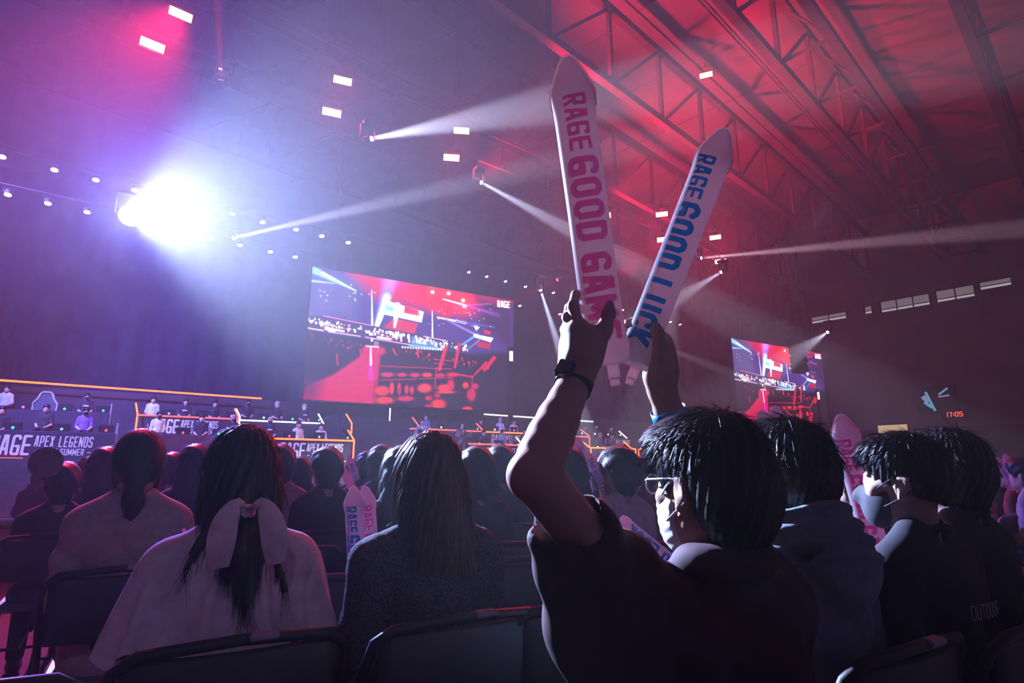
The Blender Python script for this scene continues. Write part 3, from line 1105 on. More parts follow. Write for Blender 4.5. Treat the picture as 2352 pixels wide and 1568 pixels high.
for i, (px, py, row) in enumerate(STROBES):
    P = on_plane(px, py, RIG_ANG, 16.5) if row != 'roof' else hall(23, 11.0, 19.2)
    t = thing('strobe_light', 'red glowing rectangular strobe, %s one, %s' % (row, WHERE[i]), 'stage light', P, 0, 'red strobes on the truss', quat=track(P, AIM))
    link('case', strobe_case, M_CASE, t)
    link('lamp_face', strobe_face, M_LENS_RED, t).location = (0, -.0, 0)
    link('yoke', strobe_yoke, M_CASE, t)
    link('clamp', clampm, M_CASE, t)
    HANGS.append((t, P))
    dirv = (AIM - P).normalized()
    spot('strobe_lamp', P + dirv * .12, AIM if row != 'roof' else P + Vector((.2, -.3, -1)), STROBE_W * (3.0 if 6 <= i < 12 else 1.0), RED, 130, .6, .2)

cable_me = MB().tube([(0, 0, 0), (0, 0, 1)], .0015, 4).mesh('safety_cable')


def hang(t, P, z1=20.69, z0=.4):
    """a thin cable from the fixture up to the roof steel"""
    q = t.rotation_quaternion.inverted() if t.rotation_mode == 'QUATERNION' else None
    o = link('safety_cable', cable_me, M_CASE, t)
    s_ = t.scale[0]
    up = Vector((0, 0, 1))
    if q is not None:
        o.rotation_mode = 'QUATERNION'
        o.rotation_quaternion = q
        up = q @ up
    o.location = up * (z0 / s_)
    o.scale = (1 / s_, 1 / s_, (z1 - P.z - z0) / s_)


par_can = MB().lathe([(.10, .34), (.17, .30), (.20, .02), (.20, 0)], 16).mesh('can', True)
par_lens = MB().lathe([(.185, .0), (.185, -.02)], 16).mesh('lens', True)
par_yoke = MB().tube([(-.23, 0, .12), (-.23, 0, .5), (.23, 0, .5), (.23, 0, .12)], .015, 6).mesh('yoke')
DOWN = [(5, 360), (125, 390), (220, 413), (310, 436), (465, 475), (533, 491), (603, 510), (680, 527), (739, 542), (800, 557)]
DOWN2 = [(18, 447), (110, 467), (200, 487), (415, 534), (485, 548), (551, 563), (621, 578), (678, 590)]
DOWN3 = [(1077, 625), (1118, 635), (1161, 646), (1207, 658), (1271, 672), (1286, 721), (1430, 712), (1430, 755), (1540, 739), (1562, 745), (1194, 702), (1239, 664)]
RN = ('first', 'second', 'third', 'fourth', 'fifth', 'sixth', 'seventh', 'eighth', 'ninth', 'tenth', 'eleventh', 'twelfth')


def downs(L, what, dist, ang, sc):
    for i, (px, py) in enumerate(L):
        P = on_plane(px, py, ang, dist)
        q = Vector((.08, -.28, -.95)).to_track_quat('-Z', 'Y')
        t = thing('down_light', 'small white stage lamp, %s from the left in the %s' % (RN[i], what), 'stage light', P, 0, 'white lamps over the stage', quat=q, scale=sc)
        link('can', par_can, M_CASE, t)
        link('lens', par_lens, M_LENS_W, t)
        link('yoke', par_yoke, M_CASE, t)
        HANGS.append((t, P))


downs(DOWN, 'upper row over the left stage', 21.0, RIG_ANG, .5)
downs(DOWN2, 'lower row over the left stage', 21.0, RIG_ANG, .46)
downs(DOWN3, 'rows beyond the big screen', 24.0, 0, .42)
# pipes that carry the lamp rows
for L, dist, lab in ((DOWN, 21.0, 'upper'), (DOWN2, 21.0, 'lower')):
    a, b = on_plane(*L[0], RIG_ANG, dist), on_plane(*L[-1], RIG_ANG, dist)
    d = (b - a).normalized()
    up = Vector((0, .3, .42))
    o = MB().tube([a - d * 3 + up, b + d * 1 + up], .02, 6).obj('lighting_pipe', M_CASE)
    tag(o, 'thin black pipe carrying the %s row of white stage lamps' % lab, 'pipe')
for rw, lab in (('upper', 'upper'), ('lower', 'lower')):
    L = [p for p in STROBES if p[2] == rw]
    a, b = on_plane(L[0][0], L[0][1], RIG_ANG, 16.5), on_plane(L[-1][0], L[-1][1], RIG_ANG, 16.5)
    d = (b - a).normalized()
    o = MB().tube([a - d * 3 + Vector((0, .2, .5)), b + d * 2 + Vector((0, .2, .5))], .025, 6).obj('lighting_pipe', M_CASE)
    tag(o, 'thin black pipe carrying the %s row of red strobes' % lab, 'pipe')

# moving heads with their beams; (pixel, depth) -> (pixel, depth)
head_base = MB().bbox((0, 0, .42), (.34, .34, .12), .02).mesh('base')
head_arms = MB().bbox((-.19, 0, .2), (.05, .14, .42), .02).bbox((.19, 0, .2), (.05, .14, .42), .02).bbox((0, 0, .375), (.43, .13, .05), .02).mesh('yoke')
head_barrel = MB().lathe([(.12, .22), (.15, .16), (.15, -.12), (.125, -.2), (.115, -.2)], 16).mesh('barrel', True)
head_lens = MB().lathe([(.11, -.195), (.11, -.215)], 16).mesh('lens', True)
WHITE = (0.70, 0.73, 1.0)
BEAMS = [
    ((845, 320, 15.5), (1400, 216, 12.6), 12.0, 42000, WHITE, 'the strong white beam left of the sticks'),
    ((528, 548, 20.0), (1100, 415, 18.5), 5.0, 120000, WHITE, 'the white beam rising over the screen'),
    ((1100, 416, 20.0), (1560, 665, 16.0), 7.5, 40000, WHITE, 'the pale beam falling behind the pink stick'),
    ((1240, 661, 24.0), (1312, 885, 22.0), 8.0, 60000, WHITE, 'the narrow beam falling beside the raised hand'),
    ((1605, 593, 26.0), (2352, 524, 18.0), 4.0, 110000, (1.0, .62, .8), 'the pink beam running to the right wall'),
    ((508, 195, 16.0), (492, -150, 15.0), 6.5, 45000, (1.0, .03, .12), 'the thin red beam at the upper left'),
    ((1661, 622, 25.0), (1500, 720, 24.0), 17.0, 7000, WHITE, 'the short pale beam under the lowest red strobe'),
    ((1448, 768, 26.0), (1790, 900, 24.0), 7.0, 16000, WHITE, 'the faint beam left of the far screen'),
    ((1285, 640, 25.0), (1180, 690, 24.0), 9.0, 5000, RED, 'the faint red beam under the pink stick'),
    ((1560, 560, 27.0), (1480, 1000, 24.0), 20.0, 9000, (.7, .8, 1.0), 'the broad pale beam on the far right stage'),
    ((1905, 760, 27.0), (1700, 900, 25.0), 24.0, 3000, (.85, .75, 1.0), 'the pale glow beside the far screen'),
]
for (sx, sy, sd), (tx, ty, td), size, watts, colr, lab in BEAMS:
    P, T_ = at(sx, sy, sd), at(tx, ty, td)
    t = thing('moving_head', 'black moving head light giving ' + lab, 'stage light', P, 0, 'moving head lights')
    link('base', head_base, M_CASE, t)
    link('yoke', head_arms, M_CASE, t)
    q = (T_ - P).to_track_quat('-Z', 'Y')
    bq = link('barrel', head_barrel, M_CASE, t)
    bq.rotation_mode = 'QUATERNION'
    bq.rotation_quaternion = q
    bq.scale = (.6, .6, .6)
    ln = link('lens', head_lens, glow('beam_lens_red', (1, .05, .08), 8) if colr[1] < .1 else M_LENS_B, bq)
    HANGS.append((t, P))
    d = (T_ - P).normalized()
    spot('beam_lamp', P + d * .16, T_, watts * BEAM_K, colr, size, .55, .05)

# the light that shines straight into the audience
t = thing('blinder_light', 'dazzling white spotlight shining from the rig over the left stage', 'stage light', KEY_POS, 0, quat=track(KEY_POS, (0, 0, 1.2)))
MB().lathe([(.25, .0), (.32, .05), (.32, .5), (.2, .6)], 24, Matrix.Rotation(math.radians(-90), 4, 'X')).obj('barrel', M_CASE, t, True)
MB().lathe([(.31, .0), (.31, .02)], 24, Matrix.Rotation(math.radians(-90), 4, 'X')).obj('lens', glow('blinder_lens', (.85, .93, 1.0), 300), t, True).location = (0, -.03, 0)
MB().tube([(-.4, .25, 0), (-.4, .25, .6), (.4, .25, .6), (.4, .25, 0)], .025, 6).obj('yoke', M_CASE, t)

HANGS.append((t, KEY_POS))
for t_, P_ in HANGS:
    hang(t_, P_)

# line array hung in front of the far screen
top = on_y(1812, 640, 23.0)
bot = on_y(1812, 852, 23.0)
t = thing('speaker_array', 'tall black column of hanging loudspeakers in front of the far screen', 'speaker', top)
nb = 11
hgt = (top.z - bot.z) / nb
for i in range(nb):
    a = -(i / nb) ** 2 * .35
    MB().prism([(-.55, -hgt * .47), (-.45, hgt * .47), (.45, hgt * .47), (.55, -hgt * .47)], -.3, .3, Matrix.Translation((0, -.10 * (i / nb) ** 2, -hgt * (i + .5))) @ Matrix.Rotation(a, 4, 'X')).obj('cabinet', M_BLACK, t)
for s_ in (-.3, .3):
    MB().tube([(s_, 0, 0), (s_, 0, 5.5)], .02, 6).obj('chain', M_BLACK, t)
# thin white lit post beside each screen
for px, py0, py1, yy, lab in ((1174, 806, 829, 26.6, 'big'), (1880, 900, 917, 26.6, 'far')):
    a, b = on_y(px, py0, yy), on_y(px, py1, yy)
    t = thing('lit_sign', 'small upright white lit panel at the right edge of the %s screen' % lab, 'sign', ((a + b) / 2))
    MB().bbox((0, 0, 0), (.22, .06, a.z - b.z), .02).obj('panel', glow('lit_sign_white', (1, .95, .9), 1.6), t)
    MB().box((0, .06, -1.6), (.3, .05, 4.2)).obj('pole', M_BLACK, t)
# right wall: tv, clock, lit doorway
def wallpt(px, py, w=49.4):
    d = ray(px, py)
    a = math.radians(77)
    Wv = Vector((math.sin(a), math.cos(a), 0))
    return Vector((0, 0, CAM_H)) + d * (w / d.dot(Wv))


RW = math.radians(77)
t = thing('wall_television', 'small television on the right wall showing blue stage beams', 'television', wallpt(2150, 918), -RW)
MB().bbox((0, .1, 0), (2.4, .15, 1.9), .03).obj('case', M_BLACK, t)
for i, (x0, z0, x1, z1, w_) in enumerate(((-.55, .6, -.15, -.75, .16), (-.75, .3, -.45, -.1, .3), (.2, .35, .75, .75, .12), (.15, .2, .8, .25, .1), (-.7, -.1, -.3, -.5, .2))):
    ang = math.atan2(z1 - z0, x1 - x0)
    MB().box(((x0 + x1) / 2, .01 - .004 * i, (z0 + z1) / 2), (math.hypot(x1 - x0, z1 - z0), .02, w_), Matrix.Rotation(-ang, 3, 'Y')).obj('beam_image', glow('tv_blue%d' % (i % 2), ((.12, .42, .6), (.3, .3, .6))[i % 2], .8), t)
t = thing('wall_clock', 'red digital clock reading 17:05 on the right wall', 'clock', wallpt(2193, 951), -RW)
MB().bbox((0, .08, 0), (1.5, .1, .6), .02).obj('case', M_BLACK, t)
wd = text_layout('17:05', .32, w=.6, t=.14, c=.03, gap=.14)[1]
letters('17:05', .32, lambda x, y: (x - wd / 2, .02, y - .16), glow('clock_red', (1, .06, .02), 2.5), t, 'digit', w=.6, t=.14, c=.03, gap=.14)
P0, P1 = wallpt(2025, 1042), wallpt(2083, 974)
t = tag(thing('door_1', None, None, ((P0 + P1) / 2), -RW), kind='structure')
MB().box((0, .05, 0), ((P0 - P1).xy.length + .3, .1, P1.z - P0.z + .3)).obj('door_frame', M_FRAME, t)
MB().box((0, -.02, 0), ((P0 - P1).xy.length, .06, P1.z - P0.z)).obj('lit_opening', glow('door_light', (.80, .55, .28), .75), t)
# ------------------------------------------------------------------ player desks, LED edges and lettering
ORANGE = glow('led_orange', (1.0, 0.10, 0.012), 6.0)
WLED = glow('led_white', (0.78, 0.82, 1.0), 3.2)
RLED = glow('led_red', (1.0, 0.10, 0.10), 2.6)
M_TXT = mat('white_lettering', (0.85, 0.85, 0.88), 0.5, var=0.05)
M_DESK = mat('desk_black', (0.045, 0.04, 0.055), 0.45, var=0.15, scale=4)
M_EDGE = mat('desk_edge', (0.35, 0.35, 0.42), 0.4)


def led(parent, pts, m, r=.03, name='led_strip'):
    return MB().tube(pts, r, 6).obj(name, m, parent)


def desk(x0, x1, Y, z0, zt, label, led_m=None, text=None, wing=(0, 0), wing_m=None, led_side=(False, False)):
    cx = (x0 + x1) / 2
    w = x1 - x0
    h = zt - z0
    t = thing('player_desk', label, 'desk', (cx, Y, z0), 0, 'player desks on stage')
    MB().bbox((0, 0, h / 2), (w, .06, h), .012).obj('front_panel', M_DESK, t)
    MB().bbox((0, .42, h - .14), (w - .04, .8, .04), .012).obj('desktop', M_DESK, t)
    for s_ in (-1, 1):
        MB().prism([(0, 0), (.85, 0), (.85, h * .75), (.12, h + .32 * wing[(s_ + 1) // 2]), (0, h + .32 * wing[(s_ + 1) // 2])], -.02, .02, Matrix.Translation((s_ * (w / 2 + .01), 0, 0)) @ Matrix.Rotation(math.pi / 2, 4, 'Z')).obj('side_panel', M_EDGE if wing[(s_ + 1) // 2] else M_DESK, t)
    if led_m:
        led(t, [(-w / 2, -.05, h), (w / 2, -.05, h)], led_m)
        for s_ in (-1, 1):
            if led_side[(s_ + 1) // 2]:
                led(t, [(s_ * w / 2, -.05, h), (s_ * (w / 2 + .0), -.05, 0.02)], led_m)
    if text:
        xs, th, ys = text        # left end of the big word, its height, its base
        yf = -.034
        wd_ = letters('RAGE', th, lambda x, y: (xs - cx + x, yf, ys + y), M_TXT, t, w=.36, t=.115, c=.05, gap=.055, slant=.05)
        s0 = xs + wd_ + .13 * th
        letters('APEX LEGENDS', th * .55, lambda x, y: (s0 - cx + x, yf, ys + th * .43 + y), M_TXT, t, w=.30, t=.095, c=.05, gap=.075, slant=.05)
        letters('- 2022 SUMMER -', th * .34, lambda x, y: (s0 - cx + x + th * .05, yf, ys + th * .02 + y), M_TXT, t, w=.38, t=.11, c=.05, gap=.09, slant=.0)
    return t


FZ, BZ, DT, BT = 1.62, 2.44, 2.38, 3.2
desk(-8.0, -1.12, 22.0, FZ, DT + .03, 'front player desk at the left edge with the largest lettering', None, (-4.07, .58, .09), (0, 1))
for a in ((-8, -3.25),):
    o = led(None, [(a[0], 21.92, 1.60), (a[1], 21.92, 1.60)], ORANGE, .035, 'led_strip')
    tag(o, 'orange light strip along the foot of the leftmost front desk', 'light strip')
desk(-.30, 3.02, 22.0, FZ, DT + .04, 'plain front player desk between the two lettered front desks', None, None, (1, 0))
desk(3.16, 6.27, 22.0, FZ, DT, 'front player desk outlined in orange light, left of the presenters', ORANGE, (3.68, .53, .11), led_side=(False, True))
led(None, [(3.16, 21.94, 2.38), (3.16, 21.94, 1.64)], ORANGE, .03)['label'] = 'x'
desk(-8.0, -1.5, 24.5, BZ, BT + .03, 'rear player desk at the far left, on the riser', None, None, (0, 1))
desk(-.70, 2.38, 24.5, BZ, BT, 'rear player desk edged in red light with half hidden lettering', RLED, (-.20, .50, .16), (0, 0))
desk(2.62, 5.72, 24.5, BZ, BT - .03, 'rear player desk edged in white light, left of the big screen', WLED, None)
desk(9.4, 12.95, 24.5, BZ, 3.11, 'rear player desk behind the two presenters', RLED, None)
desk(13.1, 16.0, 24.5, BZ, 3.10, 'rear player desk with orange edge and small lettering, right half', ORANGE, (13.45, .46, .1))
desk(17.0, 19.25, 24.5, BZ, 3.05, 'rear player desk with red edge behind the raised red sticks', RLED, None, led_side=(False, True))
desk(19.9, 24.5, 24.5, BZ, 3.03, 'rear player desk with lettering at the right end of the stage', None, (20.3, .42, .12))
desk(11.0, 16.4, 22.0, FZ, 2.39, 'front player desk with a pale edge and lettering beside the bearded arm'.replace('bearded ', 'raised '), RLED, (11.35, .55, .1))
desk(17.35, 20.1, 22.0, FZ, 2.37, 'front player desk outlined in orange, right half of the stage', ORANGE, (18.1, .5, .1), led_side=(True, True))
desk(20.3, 25.5, 22.0, FZ, 2.36, 'front player desk outlined in orange at the far right end', ORANGE, (20.9, .5, .1), led_side=(True, False))
for o in [o for o in bpy.data.objects if o.get('label') == 'x']:
    tag(o, 'upright orange light strip at the left corner of the outlined front desk', 'light strip')


def led_thing(pts, m, label, r=.03):
    P = [on_y(*p) for p in pts]
    o = MB().tube(P, r, 6).obj('light_tube', m)
    return tag(o, label, 'light strip')


led_thing([(-40, 870, 27.3), (601, 915, 27.3)], ORANGE, 'long orange light strip along the wall behind the left players', .035)
led_thing([(1112, 951, 27.3), (1362, 968, 27.3)], WLED, 'long white light strip along the wall right of the big screen', .035)
led_thing([(312, 925, 24.3), (316, 951, 24.3), (309, 1002, 24.3)], ORANGE, 'bent orange light strip left of the red edged rear desk')
led_thing([(538, 938, 24.2), (546, 953, 24.2), (545, 975, 24.2)], RLED, 'bent red light strip between the two rear desks')
led_thing([(542, 938, 24.1), (551, 956, 24.1), (548, 984, 24.1)], WLED, 'bent white light strip between the two rear desks')
led_thing([(731, 950, 24.2), (743, 973, 24.2)], WLED, 'short slanted white light strip right of the white edged desk')
led_thing([(795, 950, 24.0), (808, 972, 24.0), (807, 995, 24.0)], ORANGE, 'bent orange light strip on the stage wall left of the presenters')
led_thing([(594, 978, 22.1), (605, 1005, 22.1)], ORANGE, 'short slanted orange light strip left of the outlined front desk')
led_thing([(799, 987, 22.1), (814, 1012, 22.1)], ORANGE, 'short slanted orange light strip right of the outlined front desk')
led_thing([(896, 937, 25.5), (895, 966, 25.5)], WLED, 'upright white light strip below the big screen')
led_thing([(783, 1061, 21.7), (830, 1061, 21.7), (822, 1046, 21.7)], WLED, 'white light strip on the stage edge right of the front desk', .045)
led_thing([(947, 958, 24.3), (963, 979, 24.3)], RLED, 'slanted red light strip left of the standing presenter')
led_thing([(1094, 972, 24.3), (1110, 989, 24.3)], RLED, 'slanted red light strip right of the standing presenters')
led_thing([(1185, 1003, 22.2), (1200, 1022, 22.2)], WLED, 'slanted white light strip touching the raised forearm')
led_thing([(1338, 1014, 22.1), (1356, 1029, 22.1)], ORANGE, 'slanted orange light strip beside the red sticks')
led_thing([(1432, 1013, 22.0), (1452, 1031, 22.0)], ORANGE, 'slanted orange light strip left of the man with glasses')
led_thing([(1334, 986, 24.4), (1353, 1001, 24.4)], RLED, 'slanted red light strip above the red sticks')
led_thing([(1422, 990, 24.4), (1440, 1006, 24.4)], WLED, 'slanted pale light strip on the right rear desk')

# ------------------------------------------------------------------ monitors with a lit emblem on the back
mon_case = MB().bbox((0, 0, .27), (.42, .05, .34), .02).mesh('case')
mon_stand = MB().bbox((0, .02, .05), (.06, .05, .14), .01).bbox((0, .04, .01), (.22, .18, .02), .008).mesh('stand')
mon_screen = MB().box((0, .028, .27), (.39, .006, .31)).mesh('screen')
mon_emb = MB().prism([(-.045, .27), (0, .315), (.045, .27), (0, .225)], -.034, -.026).mesh('emblem')
mon_ring = MB().tube([(.11 * math.cos(a), -.03, .06 + .09 * math.sin(a)) for a in [math.pi * k / 8 for k in range(9)]], .012, 5).mesh('cable_ring')
M_MON = mat('monitor_black', (0.02, 0.02, 0.025), 0.35)
M_MSCR = glow('monitor_screen', (.35, .45, .8), .9)
ECOL = {'magenta': (1, .05, .9), 'green': (.02, .9, .25), 'teal': (.02, .6, .5), 'cyan': (.02, .6, 1), 'blue': (.08, .25, 1), 'red': (1, .04, .05), 'yellow': (1, .8, .1), 'white': (.8, .85, 1)}
MONS = [(55, 927, 1, 'magenta'), (150, 932, 1, 'green'), (238, 937, 1, 'teal'), (32, 974, 0, 'cyan'), (143, 978, 0, 'blue'), (245, 982, 0, 'red'),
        (389, 945, 1, 'blue'), (465, 948, 1, 'green'), (533, 953, 1, 'yellow'), (421, 988, 0, 'red'), (503, 991, 0, 'green'), (582, 994, 0, 'cyan'),
        (672, 960, 1, 'green'), (732, 963, 1, 'blue'), (606, 957, 1, 'white'), (665, 997, 0, 'red'), (733, 1000, 0, 'blue'), (798, 1002, 0, 'green'),
        (1013, 978, 1, 'yellow'), (1058, 981, 1, 'white'), (1096, 983, 1, 'green'), (1136, 985, 1, 'white'), (1180, 987, 1, 'magenta'), (1101, 1012, 0, 'green'), (1146, 1014, 0, 'blue'), (1189, 1015, 0, 'green'),
        (1309, 994, 1, 'cyan'), (1336, 996, 1, 'white'), (1366, 998, 1, 'white'), (1396, 999, 1, 'white'), (1424, 1001, 1, 'white'), (1372, 1021, 0, 'white'), (1402, 1024, 0, 'white'), (1432, 1025, 0, 'cyan'), (1470, 1027, 0, 'white')]
SEEN = {}
for px, py, row, colr in MONS:
    Yd = 24.85 if row else 22.4
    P = on_y(px, py, Yd)
    P.z = (BT if row else DT) - .14 - (.08 if px > 1000 else 0)
    key = (row, colr, px > 850)
    SEEN[key] = SEEN.get(key, 0) + 1
    t = thing('computer_monitor', '%s black monitor with a %s glowing emblem, %s desks, %s half of the stage' % (RN[SEEN[key] - 1], colr, 'rear' if row else 'front', 'right' if px > 850 else 'left'), 'monitor', P, RND.uniform(-.25, .25), 'monitors on the player desks')
    link('case', mon_case, M_MON, t)
    link('stand', mon_stand, M_MON, t)
    link('screen', mon_screen, M_MSCR, t)
    link('emblem', mon_emb, glow('emblem_' + colr, ECOL[colr], 5.0), t)
    if px < 850:
        link('headset_hook', mon_ring, M_EDGE, t)

# ------------------------------------------------------------------ people templates
SKIN_L = mat('skin_light', (0.62, 0.42, 0.34), 0.5, var=0.06, scale=25, spec=0.35)
SKIN_T = mat('skin_tan', (0.50, 0.31, 0.235), 0.48, var=0.07, scale=25, spec=0.35)
HAIR_K = mat('hair_black', (0.007, 0.006, 0.007), 0.45, var=0.3, scale=60, spec=0.4)
HAIR_B = mat('hair_brown', (0.045, 0.024, 0.014), 0.4, var=0.3, scale=60, spec=0.5)
HAIR_Y = mat('hair_blonde', (0.55, 0.42, 0.30), 0.45, var=0.25, scale=60)
HAIR_P = mat('knit_purple', (0.40, 0.33, 0.50), 0.85, var=0.2, scale=60)
TROUSER = mat('trousers_dark', (0.02, 0.02, 0.028), 0.85, var=0.2, scale=20)
SHOE = mat('shoe_dark', (0.02, 0.02, 0.02), 0.5)


def cloth(name, col):
    return mat('cloth_' + name, col, 0.85, var=0.12, scale=30, sheen=0.0)


class Shift:
    def __init__(s, f, dz):
        s.f, s.d = f, Vector((0, 0, dz))

    def ell(s, c, *a):
        s.f.ell(Vector(c) + s.d, *a)

    def cap(s, p, q, *a):
        s.f.cap(Vector(p) + s.d, Vector(q) + s.d, *a)


def torso_field(f0, k=.05, wide=1.0, arm=True, dz=0.0):
    f = Shift(f0, dz)
    f.ell((0, -.005, .66), (.150 * wide, .120, .20), k)
    f.ell((0, -.015, .87), (.158 * wide, .112, .17), k)
    f.cap((-.128 * wide, -.015, .985), (.128 * wide, -.015, .985), .054, .054, .06)
    for q in (-1, 1):
        f.cap((q * .105, -.015, 1.005), (q * .042, -.015, 1.06), .040, .042, .05)
        if arm:
            f.cap((q * .165 * wide, -.01, .965), (q * .190 * wide, .0, .73), .050, .044, .035)


def seated_parts(res, hair='short', hp=.02, rests='lap'):
    """meshes of a seated person facing +y, origin on the floor under the hips"""
    out = {}
    hc = (0, .012, 1.185)
    f = Field((-.32, -.2, .5), (.32, .5, 1.36), res)
    head_field(f, hc, 1.0, None, res < .012)
    f.cap((0, -.02, 1.02), (0, -.005, 1.12), .060, .052, .03)
    for q in (-1, 1):
        f.cap((q * .190, .0, .74), (q * .190, .03, .70), .038, .038, .02)
        f.cap((q * .190, .03, .70), (q * .12, .26, .615), .038, .028, .02)
        f.ell((q * .095, .31, .605), (.042, .05, .022), .02)
        for j in range(4):
            f.cap((q * (.115 - j * .018), .345, .603), (q * (.10 - j * .018), .39, .585), .010, .008, .008)
        f.cap((q * .06, .31, .61), (q * .045, .35, .605), .011, .009, .01)
    out['body'] = f.mesh('body')
    f = Field((-.36, -.26, .4), (.36, .3, 1.16), res)
    torso_field(f)
    for q in (-1, 1):
        f.cap((q * .182, .0, .80), (q * .190, .012, .71), .053, .052, .03)
    f.cap((0, -.01, 1.03), (0, -.0, 1.10), .050, .050, .0, 'sub')
    f.ripple(lambda x, y, z: .005 * np.sin(28 * z + 9 * x + 5 * np.sin(12 * x)) * np.clip((1.0 - z) * 3, 0, 1))
    out['shirt'] = f.mesh('shirt')
    f = Field((-.26, -.24, .02), (.26, .62, .68), max(res, .014))
    f.ell((0, .0, .55), (.175, .15, .10), .05)
    for q in (-1, 1):
        f.cap((q * .095, .02, .54), (q * .11, .44, .52), .085, .066, .04)
        f.cap((q * .11, .44, .51), (q * .11, .40, .12), .062, .048, .03)
    out['trousers'] = f.mesh('trousers')
    f = Field((-.09, .25, 0), (.09, .66, .16), max(res, .014))
    f.ell((0, .46, .05), (.045, .13, .05), .02)
    out['shoe'] = f.mesh('shoe')
    f = Field((-.16, -.24, .7), (.16, .2, 1.38), res)
    hair_field(f, hc, hair, 1.0, hp)
    f.ripple(lambda x, y, z: .003 * np.sin(70 * x + 60 * z + 50 * y))
    out['hair'] = f.mesh('hair')
    return out


MASK_ME = None


def mask_mesh(res=.006):
    """face mask shell over nose and chin, at the seated head place"""
    hc = Vector((0, .012, 1.185))
    f = Field(hc + Vector((-.1, .0, -.14)), hc + Vector((.1, .16, .04)), res)
    f.ell(hc + Vector((0, .028, -.045)), (.071, .085, .078), .01)
    f.cap(hc + Vector((0, .096, .0)), hc + Vector((0, .119, -.035)), .010, .014, .03)
    f.ell(hc + Vector((0, .066, -.088)), (.036, .036, .032), .03)
    f.cut(lambda x, y, z: np.maximum((z - (hc.z - .004)), (.035 + hc.y) - y - .15 * np.abs(z - hc.z + .05)))
    return f.mesh('mask')


def ear_loops(hc=Vector((0, .012, 1.185)), r=.0022):
    out = []
    for q in (-1, 1):
        out.append(MB().tube([hc + Vector(p) for p in ((q * .068, .058, -.014), (q * .078, .032, .004), (q * .083, .008, .018), (q * .088, -.022, .008), (q * .085, -.018, -.026), (q * .077, .015, -.045), (q * .069, .045, -.062))], r, 5).mesh('ear_loop'))
    return out


LOW = {h: seated_parts(.02, h) for h in ('short', 'bob')}
LOW_MASK = mask_mesh(.012)
ball = MB().lathe([(.02, .115), (.06, .10), (.085, .06), (.098, .0), (.099, -.03), (.095, -.03)], 16).mesh('cap_crown', True)
gchair_back = MB().prism([(-.26, .35), (.26, .35), (.30, .75), (.34, .95), (.22, 1.12), (.16, 1.30), (.10, 1.36), (-.10, 1.36), (-.16, 1.30), (-.22, 1.12), (-.34, .95), (-.30, .75)], -.06, .06).mesh('backrest')
gchair_seat = MB().bbox((0, .2, .42), (.52, .5, .1), .03).mesh('seat')
gchair_stem = MB().tube([(0, .2, .08), (0, .2, .38)], .035, 8).mesh('stem')
gchair_leg = MB().tube([(0, .2, .09), (.0, .52, .04)], .025, 6).mesh('leg')
M_GCH = mat('gaming_chair_grey', (0.10, 0.10, 0.12), 0.5)
M_GCW = mat('gaming_chair_pale', (0.5, 0.5, 0.55), 0.5)

